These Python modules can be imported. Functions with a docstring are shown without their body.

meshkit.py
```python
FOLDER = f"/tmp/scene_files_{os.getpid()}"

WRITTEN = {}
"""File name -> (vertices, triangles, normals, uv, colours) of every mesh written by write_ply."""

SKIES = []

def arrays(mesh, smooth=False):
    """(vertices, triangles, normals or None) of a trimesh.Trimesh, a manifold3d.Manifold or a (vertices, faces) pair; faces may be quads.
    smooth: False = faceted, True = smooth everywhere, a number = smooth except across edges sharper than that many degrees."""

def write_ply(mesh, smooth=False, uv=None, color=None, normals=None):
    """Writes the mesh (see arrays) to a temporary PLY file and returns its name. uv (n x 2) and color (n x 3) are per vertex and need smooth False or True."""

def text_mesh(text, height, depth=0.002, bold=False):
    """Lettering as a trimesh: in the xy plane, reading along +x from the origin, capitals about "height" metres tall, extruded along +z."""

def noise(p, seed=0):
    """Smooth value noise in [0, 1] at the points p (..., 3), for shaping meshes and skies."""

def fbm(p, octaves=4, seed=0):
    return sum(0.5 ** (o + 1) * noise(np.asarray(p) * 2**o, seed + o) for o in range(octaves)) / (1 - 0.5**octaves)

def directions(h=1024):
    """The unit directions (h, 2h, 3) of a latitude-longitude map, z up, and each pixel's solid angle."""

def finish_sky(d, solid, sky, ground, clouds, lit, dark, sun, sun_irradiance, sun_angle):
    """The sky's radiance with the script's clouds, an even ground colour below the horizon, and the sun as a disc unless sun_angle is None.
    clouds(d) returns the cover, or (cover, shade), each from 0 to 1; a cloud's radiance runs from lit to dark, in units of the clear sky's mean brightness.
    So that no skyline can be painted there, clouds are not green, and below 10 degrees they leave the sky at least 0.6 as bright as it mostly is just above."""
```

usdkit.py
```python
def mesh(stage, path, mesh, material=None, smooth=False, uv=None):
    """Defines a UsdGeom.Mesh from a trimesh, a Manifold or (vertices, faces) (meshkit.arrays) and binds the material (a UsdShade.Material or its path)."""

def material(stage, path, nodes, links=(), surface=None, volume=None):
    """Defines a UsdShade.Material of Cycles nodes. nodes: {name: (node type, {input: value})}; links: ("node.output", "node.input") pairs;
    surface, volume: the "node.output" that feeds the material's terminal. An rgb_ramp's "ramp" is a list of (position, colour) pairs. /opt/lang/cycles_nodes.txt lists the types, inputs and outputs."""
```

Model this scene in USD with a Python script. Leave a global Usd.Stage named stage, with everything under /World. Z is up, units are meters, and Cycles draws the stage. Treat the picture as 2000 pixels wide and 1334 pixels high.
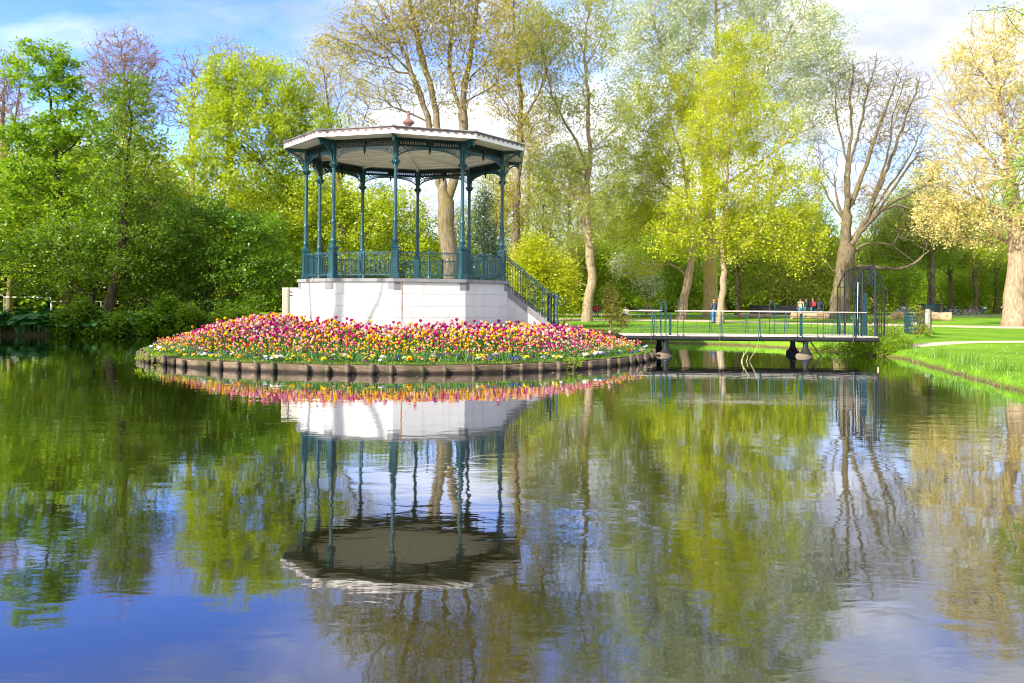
import math
import numpy as np
import trimesh
import shapely.geometry as sg
import shapely.ops as so
import shapely
import manifold3d as m3
import usdkit
import meshkit
from pxr import Usd, UsdGeom, UsdLux, UsdShade, Gf, Sdf, Vt

PI = math.pi
stage = Usd.Stage.CreateInMemory()
UsdGeom.SetStageUpAxis(stage, UsdGeom.Tokens.z)
UsdGeom.Xform.Define(stage, '/World')
UsdGeom.Scope.Define(stage, '/World/Looks')

# ------------------------------------------------------------------ camera
EYE = 2.2            # metres above the water
FPX = 1680.0         # focal length in pixels of the 2000 px wide photograph
HOR = 585.0          # horizon row
ROLL = math.radians(0.45)
cam = UsdGeom.Camera.Define(stage, '/World/camera')
cam.CreateHorizontalApertureAttr(36.0)
cam.CreateVerticalApertureAttr(36.0 * 683 / 1024)
cam.CreateFocalLengthAttr(36.0 * FPX / 2000)
cam.CreateVerticalApertureOffsetAttr(-(667.0 - HOR) * 36.0 / 2000)
cam.CreateClippingRangeAttr(Gf.Vec2f(0.1, 5000))
cam.CreateExposureAttr(1.66)
cam.AddTranslateOp().Set(Gf.Vec3d(0, 0, EYE))
cam.AddRotateXYZOp().Set(Gf.Vec3f(90, -math.degrees(ROLL), 0))

# ------------------------------------------------------------------ sky and sun
SUN_AZ = math.radians(229.0)      # compass style: atan2(x, y) of the direction towards the sun
SUN_EL = math.radians(33.0)
SUNV = np.array([math.sin(SUN_AZ) * math.cos(SUN_EL), math.cos(SUN_AZ) * math.cos(SUN_EL), math.sin(SUN_EL)])
sky_mat = usdkit.material(stage, '/World/Looks/sky', {
    'sky': ('sky_texture', {'sky_type': 'single_scattering', 'sun_disc': False, 'sun_elevation': SUN_EL, 'sun_rotation': SUN_AZ,
                            'altitude': 10.0, 'air_density': 1.0, 'aerosol_density': 1.2, 'ozone_density': 2.5}),
    'hsv': ('hsv', {'hue': 0.528, 'saturation': 1.4, 'value': 1.0, 'fac': 1.0}),
    'tc': ('texture_coordinate', {}),
    'sep': ('separate_xyz', {}),
    'zz': ('math', {'math_type': 'add', 'value2': 0.22}),
    'zm': ('math', {'math_type': 'maximum', 'value2': 0.05}),
    'dx': ('math', {'math_type': 'divide'}),
    'dy': ('math', {'math_type': 'divide'}),
    'uv': ('combine_xyz', {'z': 0.37}),
    'off': ('mapping', {'location': (7.3, 3.1, 0.0), 'scale': (1.0, 1.0, 1.0)}),
    'n1': ('noise_texture', {'scale': 1.25, 'detail': 9.0, 'roughness': 0.56, 'distortion': 0.25}),
    'bias': ('math', {'math_type': 'multiply_add', 'value2': 0.16}),
    'cov': ('rgb_ramp', {'ramp': [(0.0, (0, 0, 0)), (0.35, (0.04, 0.04, 0.04)), (0.47, (0.6, 0.6, 0.6)), (0.57, (1, 1, 1))]}),
    'n2': ('noise_texture', {'scale': 2.3, 'detail': 6.0, 'roughness': 0.6}),
    'shade': ('rgb_ramp', {'ramp': [(0.34, (1.5, 1.6, 2.15)), (0.5, (2.1, 2.2, 2.6)), (0.66, (3.6, 3.6, 3.7))]}),
    'mix': ('mix_color', {'use_clamp': False}),
    'bg': ('background_shader', {'strength': 0.15}),
}, [('sky.color', 'hsv.color'), ('tc.generated', 'sep.vector'), ('sep.z', 'zm.value1'), ('zm.value', 'zz.value1'),
    ('sep.x', 'dx.value1'), ('zz.value', 'dx.value2'), ('sep.y', 'dy.value1'), ('zz.value', 'dy.value2'),
    ('dx.value', 'uv.x'), ('dy.value', 'uv.y'), ('uv.vector', 'off.vector'), ('off.vector', 'n1.vector'), ('off.vector', 'n2.vector'),
    ('sep.x', 'bias.value1'), ('n1.fac', 'bias.value3'), ('bias.value', 'cov.fac'), ('n2.fac', 'shade.fac'), ('cov.color', 'mix.fac'), ('hsv.color', 'mix.a'), ('shade.color', 'mix.b'),
    ('mix.result', 'bg.color')], surface='bg.background')
dome = UsdLux.DomeLight.Define(stage, '/World/sky')
UsdShade.MaterialBindingAPI.Apply(dome.GetPrim()).Bind(sky_mat)
sun = UsdLux.DistantLight.Define(stage, '/World/sun')
sun.CreateIntensityAttr(0.95)
sun.CreateAngleAttr(0.53)
sun.CreateNormalizeAttr(True)
sun.CreateColorAttr(Gf.Vec3f(1.0, 0.93, 0.78))
sun.AddRotateXYZOp().Set(Gf.Vec3f(90 - math.degrees(SUN_EL), 0, -math.degrees(SUN_AZ) + 180))


# ------------------------------------------------------------------ photograph pixels to world points at a real distance
def P(px, py, Y):
    a, b = (px - 1000.0) / FPX, (py - HOR) / FPX
    c, s = math.cos(ROLL), math.sin(ROLL)
    return np.array([(a * c + b * s) * Y, Y, EYE + (a * s - b * c) * Y])


# ------------------------------------------------------------------ scene tree helpers
_used = {}


def numbered(path):
    n = _used.get(path, -1) + 1
    _used[path] = n
    return path if n == 0 else f'{path}_{n:03d}'


def tag(prim, label=None, cat=None, group=None, kind=None):
    for k, v in (('label', label), ('category', cat), ('group', group), ('kind', kind)):
        if v:
            prim.SetCustomDataByKey(k, v)
    return prim


def thing(name, label, cat, loc=(0, 0, 0), rz=0.0, group=None, kind=None, scale=None):
    x = UsdGeom.Xform.Define(stage, numbered('/World/' + name))
    x.AddTranslateOp().Set(Gf.Vec3d(*map(float, loc)))
    if rz:
        x.AddRotateZOp().Set(math.degrees(rz))
    if scale is not None:
        x.AddScaleOp().Set(Gf.Vec3f(*([float(scale)] * 3 if np.ndim(scale) == 0 else map(float, scale))))
    return tag(x.GetPrim(), label, cat, group, kind)


def part(parent, name, mesh, mat, smooth=False, label=None):
    base = str(parent.GetPath()) if parent is not None else '/World'
    m = usdkit.mesh(stage, numbered(f'{base}/{name}'), mesh, M[mat] if isinstance(mat, str) else mat, smooth=smooth)
    return tag(m.GetPrim(), label)


def copy(src, loc, rz=0.0, label=None, group=None, scale=None):
    name = str(src.GetPath()).split('/')[-1]
    name = name[:-4] if name[-3:].isdigit() and name[-4] == '_' else name
    was = src.GetCustomData()
    r = thing(name, label or was.get('label'), was.get('category'), loc, rz, group or was.get('group'), None, scale)
    r.GetReferences().AddInternalReference(src.GetPath())
    r.SetInstanceable(True)
    return r


# ------------------------------------------------------------------ mesh helpers
class MB:
    def __init__(self):
        self.v, self.f, self.n = [], [], 0

    def add(self, v, f):
        v, f = np.asarray(v, float), np.asarray(f, int)
        if f.shape[1] == 4:
            f = np.vstack([f[:, [0, 1, 2]], f[:, [0, 2, 3]]])
        self.v.append(v), self.f.append(f + self.n)
        self.n += len(v)
        return self

    def tri(self, m, T=None):
        v = np.array(m.vertices)
        if T is not None:
            v = v @ T[:3, :3].T + T[:3, 3]
        return self.add(v, m.faces)

    def box(self, x0, x1, y0, y1, z0, z1, bev=0.0):
        if bev <= 0:
            return self.tri(trimesh.creation.box(bounds=[[x0, y0, z0], [x1, y1, z1]]))
        pts = []
        for sx in (0, 1):
            for sy in (0, 1):
                for sz in (0, 1):
                    p = np.array([(x0, x1)[sx], (y0, y1)[sy], (z0, z1)[sz]], float)
                    d = np.array([1 - 2 * sx, 1 - 2 * sy, 1 - 2 * sz]) * bev
                    for k in range(3):
                        q = p + d
                        q[k] = p[k]
                        pts.append(q)
        h = trimesh.convex.convex_hull(np.array(pts))
        return self.tri(h)

    def bar(self, a, b, r, sides=6, r2=None):
        return self.tube([a, b], [r, r if r2 is None else r2], sides)

    def tube(self, pts, r, sides=6, cap=True):
        v, f = tube(pts, r, sides, cap)
        return self.add(v, f)

    def lathe(self, prof, sides=16, c=(0, 0, 0), rot=0.0):
        prof = np.asarray(prof, float)
        a = np.arange(sides) * 2 * PI / sides + rot
        v = np.stack([prof[:, None, 0] * np.cos(a), prof[:, None, 0] * np.sin(a), np.broadcast_to(prof[:, None, 1], (len(prof), sides))], -1).reshape(-1, 3) + c
        i, j = np.meshgrid(np.arange(len(prof) - 1), np.arange(sides), indexing='ij')
        q = np.stack([i * sides + j, i * sides + (j + 1) % sides, (i + 1) * sides + (j + 1) % sides, (i + 1) * sides + j], -1).reshape(-1, 4)
        return self.add(v, q)

    def extrude(self, poly, depth, T):
        for g in getattr(poly, 'geoms', [poly]):
            if g.is_empty or g.area < 1e-6:
                continue
            self.tri(trimesh.creation.extrude_polygon(g, depth, engine='earcut'), T)
        return self

    def done(self):
        return np.vstack(self.v), np.vstack(self.f)


def tube(pts, r, sides=6, cap=True):
    p = np.asarray(pts, float)
    n = len(p)
    r = np.broadcast_to(np.asarray(r, float), (n,))
    t = np.empty_like(p)
    if n > 2:
        t[1:-1] = p[2:] - p[:-2]
    t[0], t[-1] = p[1] - p[0], p[-1] - p[-2]
    t /= np.linalg.norm(t, axis=1, keepdims=True) + 1e-12
    mean = np.abs(p[-1] - p[0])
    ref = np.eye(3)[int(np.argmin(mean))]
    a = np.cross(t, ref)
    a /= np.linalg.norm(a, axis=1, keepdims=True) + 1e-9
    b = np.cross(t, a)
    ang = np.arange(sides) * 2 * PI / sides
    v = p[:, None] + r[:, None, None] * (np.cos(ang)[None, :, None] * a[:, None] + np.sin(ang)[None, :, None] * b[:, None])
    i, j = np.meshgrid(np.arange(n - 1), np.arange(sides), indexing='ij')
    q = np.stack([i * sides + j, i * sides + (j + 1) % sides, (i + 1) * sides + (j + 1) % sides, (i + 1) * sides + j], -1).reshape(-1, 4)
    f = np.vstack([q[:, [0, 1, 2]], q[:, [0, 2, 3]]])
    v = v.reshape(-1, 3)
    if cap and sides > 3:
        k = len(v)
        v = np.vstack([v, p[0], p[-1]])
        j = np.arange(sides)
        f = np.vstack([f, np.stack([np.full(sides, k), (j + 1) % sides, j], 1), np.stack([np.full(sides, k + 1), (n - 1) * sides + j, (n - 1) * sides + (j + 1) % sides], 1)])
    return v, f


def rotz(vf, a, c=(0, 0)):
    v, f = vf
    v = np.array(v, float)
    x, y = v[:, 0].copy(), v[:, 1].copy()
    v[:, 0], v[:, 1] = c[0] + math.cos(a) * x - math.sin(a) * y, c[1] + math.sin(a) * x + math.cos(a) * y
    return v, f


def XZ(y=0.0):      # shapely (x, y) -> (x, z), extruded along -y from y
    T = np.eye(4)
    T[:3, :3] = np.array([[1, 0, 0], [0, 0, -1], [0, 1, 0]], float)
    T[1, 3] = y
    return T


def smoothstep(a, b, x):
    t = np.clip((np.asarray(x, float) - a) / (b - a), 0, 1)
    return t * t * (3 - 2 * t)


def hull(points):
    return trimesh.convex.convex_hull(np.asarray(points))


# ------------------------------------------------------------------ materials
M = {}


def mat(name, nodes, links, surface):
    M[name] = usdkit.material(stage, '/World/Looks/' + name, nodes, links, surface=surface)


def solid(name, color, rough=0.5, vary=0.15, scale=6.0, metallic=0.0, bump=0.0, bscale=40.0, spec=0.5, dirt=None, dscale=2.0):
    c = np.array(color, float)
    nodes = {'g': ('texture_coordinate', {}), 'n': ('noise_texture', {'scale': scale, 'detail': 5.0, 'roughness': 0.6}),
             'r': ('rgb_ramp', {'ramp': [(0.3, c * (1 - vary)), (0.7, np.minimum(c * (1 + vary), 0.95))]}),
             'p': ('principled_bsdf', {'roughness': rough, 'metallic': metallic, 'specular_ior_level': spec})}
    links = [('g.object', 'n.vector'), ('n.fac', 'r.fac')]
    out = 'r.color'
    if dirt is not None:
        nodes['dn'] = ('noise_texture', {'scale': dscale, 'detail': 7.0, 'roughness': 0.7})
        nodes['dr'] = ('rgb_ramp', {'ramp': [(0.48, (0, 0, 0)), (0.7, (0.8, 0.8, 0.8))]})
        nodes['dm'] = ('mix_color', {'b': dirt})
        links += [('g.object', 'dn.vector'), ('dn.fac', 'dr.fac'), ('dr.color', 'dm.fac'), ('r.color', 'dm.a')]
        out = 'dm.result'
    links.append((out, 'p.base_color'))
    if bump:
        nodes['bn'] = ('noise_texture', {'scale': bscale, 'detail': 4.0})
        nodes['b'] = ('bump', {'strength': bump, 'distance': 0.02})
        links += [('g.object', 'bn.vector'), ('bn.fac', 'b.height'), ('b.normal', 'p.normal')]
    mat(name, nodes, links, 'p.BSDF')


def leaf(name, dark, light, trans=0.45, tint=(1.12, 1.1, 0.5), blotch=0.25, gloss=0.0):
    dark, light = np.array(dark, float), np.array(light, float)
    nodes = {'g': ('geometry', {}), 'n': ('noise_texture', {'scale': blotch, 'detail': 3.0}),
             'm': ('math', {'math_type': 'multiply_add', 'value2': 0.55}), 'k': ('math', {'math_type': 'multiply_add', 'value2': 0.9, 'value3': -0.2}),
             'r': ('rgb_ramp', {'ramp': [(0.1, dark), (0.55, 0.5 * (dark + light)), (0.95, light)]}),
             'tt': ('mix_color', {'blend_type': 'multiply', 'fac': 1.0, 'b': tint, 'use_clamp': False}),
             'd': ('diffuse_bsdf', {}), 't': ('translucent_bsdf', {}), 'x': ('mix_closure', {'fac': trans}),
             'gl': ('glossy_bsdf', {'roughness': 0.45, 'color': (0.9, 0.95, 1.0)}), 'y': ('mix_closure', {'fac': 0.04 + gloss})}
    links = [('g.position', 'n.vector'), ('n.fac', 'k.value1'), ('g.random_per_island', 'm.value1'), ('k.value', 'm.value3'), ('m.value', 'r.fac'),
             ('r.color', 'd.color'), ('r.color', 'tt.a'), ('tt.result', 't.color'), ('d.BSDF', 'x.closure1'), ('t.BSDF', 'x.closure2'),
             ('x.closure', 'y.closure1'), ('gl.BSDF', 'y.closure2')]
    mat(name, nodes, links, 'y.closure')


def bark(name, c1, c2, moss=None):
    nodes = {'g': ('geometry', {}), 'mp': ('mapping', {'scale': (5.0, 5.0, 1.1)}), 'n': ('noise_texture', {'scale': 1.6, 'detail': 8.0, 'roughness': 0.7}),
             'r': ('rgb_ramp', {'ramp': [(0.33, c1), (0.67, c2)]}), 'b': ('bump', {'strength': 1.0, 'distance': 0.09}),
             'p': ('principled_bsdf', {'roughness': 0.9, 'specular_ior_level': 0.15})}
    links = [('g.position', 'mp.vector'), ('mp.vector', 'n.vector'), ('n.fac', 'r.fac'), ('n.fac', 'b.height'), ('b.normal', 'p.normal')]
    out = 'r.color'
    if moss is not None:
        nodes['mn'] = ('noise_texture', {'scale': 0.55, 'detail': 5.0})
        nodes['mr'] = ('rgb_ramp', {'ramp': [(0.5, (0, 0, 0)), (0.68, (0.8, 0.8, 0.8))]})
        nodes['mm'] = ('mix_color', {'b': moss})
        links += [('g.position', 'mn.vector'), ('mn.fac', 'mr.fac'), ('mr.color', 'mm.fac'), ('r.color', 'mm.a')]
        out = 'mm.result'
    links.append((out, 'p.base_color'))
    mat(name, nodes, links, 'p.BSDF')


def petal(name, c, trans=0.35):
    c = np.array(c, float)
    nodes = {'o': ('object_info', {}), 'g': ('geometry', {}),
             'h': ('hsv', {'color': c, 'saturation': 1.0, 'fac': 1.0, 'hue': 0.5}),
             'v': ('math', {'math_type': 'multiply_add', 'value2': 0.5, 'value3': 0.75}),
             'd': ('diffuse_bsdf', {}), 't': ('translucent_bsdf', {}), 'x': ('mix_closure', {'fac': trans})}
    links = [('g.random_per_island', 'v.value1'), ('v.value', 'h.value'), ('h.color', 'd.color'), ('h.color', 't.color'), ('d.BSDF', 'x.closure1'), ('t.BSDF', 'x.closure2')]
    mat(name, nodes, links, 'x.closure')


# water: dark peaty body under a mirror that follows Fresnel, small wind ripples
mat('water', {
    'g': ('geometry', {}), 'mp': ('mapping', {'scale': (0.55, 1.0, 1.0)}),
    'n1': ('noise_texture', {'scale': 2.8, 'detail': 3.0, 'roughness': 0.5, 'distortion': 0.4}),
    'n2': ('noise_texture', {'scale': 0.5, 'detail': 2.0}),
    'n3': ('noise_texture', {'scale': 0.16, 'detail': 3.0}),
    'amp': ('rgb_ramp', {'ramp': [(0.42, (0.35, 0.35, 0.35)), (0.62, (1, 1, 1))]}),
    'm': ('math', {'math_type': 'multiply'}),
    'a': ('math', {'math_type': 'multiply_add', 'value2': 1.4}),
    'b': ('bump', {'strength': 1.0, 'distance': 0.0042, 'filter_width': 0.05}),
    'fr': ('fresnel', {'IOR': 1.5}),
    'fm': ('math', {'math_type': 'multiply_add', 'value2': 1.45, 'value3': 0.07, 'use_clamp': True}),
    'd': ('diffuse_bsdf', {'color': (0.006, 0.005, 0.0006)}),
    'gl': ('glossy_bsdf', {'roughness': 0.03, 'color': (0.90, 0.93, 1.0)}),
    'x': ('mix_closure', {}),
}, [('g.position', 'mp.vector'), ('mp.vector', 'n1.vector'), ('mp.vector', 'n2.vector'), ('g.position', 'n3.vector'), ('n3.fac', 'amp.fac'),
    ('n1.fac', 'm.value1'), ('amp.color', 'm.value2'), ('n2.fac', 'a.value1'), ('m.value', 'a.value3'), ('a.value', 'b.height'),
    ('b.normal', 'gl.normal'), ('fr.fac', 'fm.value1'), ('fm.value', 'x.fac'), ('d.BSDF', 'x.closure1'), ('gl.BSDF', 'x.closure2')], 'x.closure')

# lawn and bare earth: earth where the bank dips to the water
mat('lawn', {
    'g': ('geometry', {}), 's': ('separate_xyz', {}),
    'n': ('noise_texture', {'scale': 0.35, 'detail': 6.0, 'roughness': 0.65}),
    'f': ('noise_texture', {'scale': 14.0, 'detail': 4.0, 'roughness': 0.7}),
    'r': ('rgb_ramp', {'ramp': [(0.3, (0.075, 0.17, 0.008)), (0.5, (0.125, 0.26, 0.012)), (0.7, (0.19, 0.33, 0.022))]}),
    'fr': ('rgb_ramp', {'ramp': [(0.3, (0.6, 0.6, 0.6)), (0.7, (1.2, 1.2, 1.1))]}),
    'mu': ('mix_color', {'blend_type': 'multiply', 'fac': 1.0, 'use_clamp': False}),
    'e': ('rgb_ramp', {'ramp': [(0.3, (0.05, 0.034, 0.018)), (0.7, (0.13, 0.085, 0.045))]}),
    'z': ('map_range', {'from_min': 0.02, 'from_max': 0.15, 'to_min': 0.0, 'to_max': 1.0, 'clamp': True}),
    'x': ('mix_color', {}), 'b': ('bump', {'strength': 0.6, 'distance': 0.05}),
    'p': ('principled_bsdf', {'roughness': 0.9, 'specular_ior_level': 0.1})},
    [('g.position', 's.vector'), ('s.z', 'z.value'), ('g.position', 'n.vector'), ('g.position', 'f.vector'), ('n.fac', 'r.fac'), ('f.fac', 'fr.fac'), ('f.fac', 'e.fac'),
     ('r.color', 'mu.a'), ('fr.color', 'mu.b'), ('z.result', 'x.fac'), ('e.color', 'x.a'), ('mu.result', 'x.b'), ('x.result', 'p.base_color'), ('f.fac', 'b.height'), ('b.normal', 'p.normal')], 'p.BSDF')

solid('gravel', (0.42, 0.33, 0.25), 0.95, 0.2, 9.0, bump=0.4, bscale=60, spec=0.1)
solid('asphalt_path', (0.22, 0.18, 0.15), 0.9, 0.2, 5.0, spec=0.1)
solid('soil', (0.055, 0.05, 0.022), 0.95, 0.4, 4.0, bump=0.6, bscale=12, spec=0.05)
solid('iron', (0.007, 0.055, 0.074), 0.36, 0.25, 3.0, spec=0.5, dirt=(0.02, 0.035, 0.036), dscale=3.0)
solid('iron_dark', (0.004, 0.013, 0.021), 0.5, 0.3, 3.0, spec=0.3)  # darker teal iron; on the friezes its colour holds the shadow under the eaves
solid('bridge_iron', (0.007, 0.045, 0.048), 0.4, 0.3, 3.0, spec=0.5)
mat('white_stone', {'g': ('geometry', {}), 's': ('separate_xyz', {}), 'mp': ('mapping', {'scale': (3.0, 3.0, 0.16)}), 'n': ('noise_texture', {'scale': 1.6, 'detail': 6.0, 'roughness': 0.65}),
    'n2': ('noise_texture', {'scale': 0.9, 'detail': 5.0}), 'r': ('rgb_ramp', {'ramp': [(0.30, (0.515, 0.515, 0.515)), (0.58, (0.50, 0.495, 0.49)), (0.78, (0.40, 0.385, 0.36))]}),
    'ri': ('math', {'math_type': 'multiply_add', 'value2': 0.05, 'value3': 0.96}), 'mu': ('mix_color', {'blend_type': 'multiply', 'fac': 1.0, 'use_clamp': False}), 'cc': ('combine_color', {}),
    'zz': ('math', {'math_type': 'multiply_add', 'value2': -0.9}), 'z': ('map_range', {'from_min': 0.35, 'from_max': 0.95, 'to_min': 0.75, 'to_max': 0.0, 'clamp': True}), 'mm': ('mix_color', {'b': (0.24, 0.235, 0.15)}),
    'fb': ('noise_texture', {'scale': 28.0, 'detail': 4.0}), 'b': ('bump', {'strength': 0.1, 'distance': 0.01}), 'p': ('principled_bsdf', {'roughness': 0.75, 'specular_ior_level': 0.25})},
    [('g.position', 's.vector'), ('g.position', 'mp.vector'), ('mp.vector', 'n.vector'), ('g.position', 'n2.vector'), ('n.fac', 'r.fac'), ('g.random_per_island', 'ri.value1'), ('ri.value', 'cc.r'), ('ri.value', 'cc.g'), ('ri.value', 'cc.b'),
     ('r.color', 'mu.a'), ('cc.color', 'mu.b'), ('n2.fac', 'zz.value1'), ('s.z', 'zz.value3'), ('zz.value', 'z.value'), ('z.result', 'mm.fac'), ('mu.result', 'mm.a'), ('mm.result', 'p.base_color'),
     ('g.position', 'fb.vector'), ('fb.fac', 'b.height'), ('b.normal', 'p.normal')], 'p.BSDF')
solid('mortar', (0.44, 0.44, 0.44), 0.95, 0.1, 5.0, spec=0.1)
solid('grey_stone', (0.155, 0.155, 0.172), 0.7, 0.12, 5.0, bump=0.1, spec=0.3)
solid('grey_coping', (0.20, 0.195, 0.21), 0.8, 0.12, 3.0, bump=0.1, spec=0.2, dirt=(0.13, 0.125, 0.12), dscale=2.5)
solid('void', (0.01, 0.01, 0.01), 0.95, 0.1, 2.0, spec=0.0)  # flat black that stands in for the shade inside the vents
solid('cream_board', (0.86, 0.78, 0.68), 0.6, 0.05, 2.0, spec=0.3)
solid('white_paint', (0.66, 0.61, 0.585), 0.5, 0.03, 3.0, spec=0.4)
solid('mauve_paint', (0.16, 0.11, 0.112), 0.55, 0.12, 8.0, spec=0.3)
solid('roof_lead', (0.17, 0.16, 0.165), 0.6, 0.25, 1.5, spec=0.3)
solid('pink_copper', (0.22, 0.12, 0.105), 0.45, 0.2, 6.0, spec=0.4, dirt=(0.2, 0.10, 0.09), dscale=6)
solid('rust', (0.45, 0.22, 0.08), 0.9, 0.3, 9.0, spec=0.05)
solid('pale_wood', (0.33, 0.285, 0.255), 0.7, 0.15, 3.0, spec=0.25)
solid('deck_wood', (0.40, 0.35, 0.32), 0.85, 0.2, 3.0, spec=0.15)
solid('log_wood', (0.36, 0.24, 0.15), 0.95, 0.3, 2.0, bump=0.6, bscale=8, spec=0.05)
solid('dead_wood', (0.42, 0.36, 0.20), 0.8, 0.2, 6.0, spec=0.2)
solid('concrete', (0.13, 0.105, 0.075), 0.9, 0.3, 3.0, bump=0.3, bscale=18, spec=0.1)
solid('black_steel', (0.014, 0.015, 0.016), 0.65, 0.25, 4.0, spec=0.2)
solid('beige_metal', (0.42, 0.39, 0.33), 0.5, 0.06, 3.0)
solid('beige_panel', (0.30, 0.27, 0.20), 0.5, 0.08, 3.0)
solid('bin_teal', (0.007, 0.032, 0.046), 0.5, 0.2, 3.0)
solid('bin_navy', (0.016, 0.033, 0.055), 0.5, 0.25, 3.0)
solid('white_metal', (0.75, 0.78, 0.78), 0.4, 0.05, 3.0)
solid('rubber', (0.02, 0.02, 0.02), 0.7, 0.1, 3.0)
solid('chrome', (0.55, 0.56, 0.58), 0.3, 0.05, 3.0, metallic=0.8)
solid('bike_blue', (0.10, 0.20, 0.36), 0.35, 0.1, 3.0)
solid('bike_black', (0.03, 0.03, 0.035), 0.4, 0.1, 3.0)
solid('bike_red', (0.30, 0.03, 0.04), 0.4, 0.1, 3.0)
solid('bike_grey', (0.35, 0.38, 0.42), 0.35, 0.1, 3.0)
solid('skin', (0.52, 0.30, 0.21), 0.6, 0.05, 3.0)
solid('hair_brown', (0.06, 0.03, 0.015), 0.6, 0.2, 20.0)
solid('hair_red', (0.30, 0.09, 0.03), 0.6, 0.2, 20.0)
solid('hair_black', (0.012, 0.011, 0.012), 0.6, 0.2, 20.0)
solid('cloth_black', (0.025, 0.024, 0.032), 0.8, 0.2, 5.0, spec=0.2)
solid('cloth_navy', (0.045, 0.05, 0.085), 0.8, 0.2, 5.0, spec=0.2)
solid('cloth_tan', (0.45, 0.30, 0.18), 0.85, 0.1, 5.0, spec=0.1)
solid('cloth_red', (0.50, 0.03, 0.05), 0.8, 0.15, 5.0, spec=0.2)
solid('cloth_white', (0.72, 0.70, 0.70), 0.8, 0.1, 5.0, spec=0.2)
solid('denim', (0.07, 0.15, 0.30), 0.85, 0.2, 9.0, spec=0.1)
solid('bench_green', (0.04, 0.12, 0.10), 0.5, 0.2, 4.0)
def wet_timber(name, c1, c2, moss):
    mat(name, {'g': ('geometry', {}), 's': ('separate_xyz', {}), 'n': ('noise_texture', {'scale': 3.5, 'detail': 8.0, 'roughness': 0.7}),
               'n2': ('noise_texture', {'scale': 1.1, 'detail': 5.0}), 'mp': ('mapping', {'scale': (1.0, 1.0, 4.0)}),
               'r': ('rgb_ramp', {'ramp': [(0.3, c1), (0.7, c2)]}), 'mr': ('rgb_ramp', {'ramp': [(0.5, (0, 0, 0)), (0.66, (0.9, 0.9, 0.9))]}), 'mm': ('mix_color', {'b': moss}),
               'zz': ('math', {'math_type': 'multiply_add', 'value2': -0.14}), 'z': ('map_range', {'from_min': -0.03, 'from_max': 0.06, 'to_min': 0.16, 'to_max': 1.0, 'clamp': True}),
               'mu': ('mix_color', {'blend_type': 'multiply', 'fac': 1.0}), 'b': ('bump', {'strength': 0.6, 'distance': 0.03}), 'p': ('principled_bsdf', {'roughness': 0.8, 'specular_ior_level': 0.2})},
        [('g.position', 's.vector'), ('g.position', 'mp.vector'), ('mp.vector', 'n.vector'), ('g.position', 'n2.vector'), ('n.fac', 'r.fac'), ('n2.fac', 'mr.fac'), ('mr.color', 'mm.fac'), ('r.color', 'mm.a'),
         ('n2.fac', 'zz.value1'), ('s.z', 'zz.value3'), ('zz.value', 'z.value'), ('mm.result', 'mu.a'), ('z.result', 'mu.b'), ('mu.result', 'p.base_color'), ('n.fac', 'b.height'), ('b.normal', 'p.normal')], 'p.BSDF')


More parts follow.
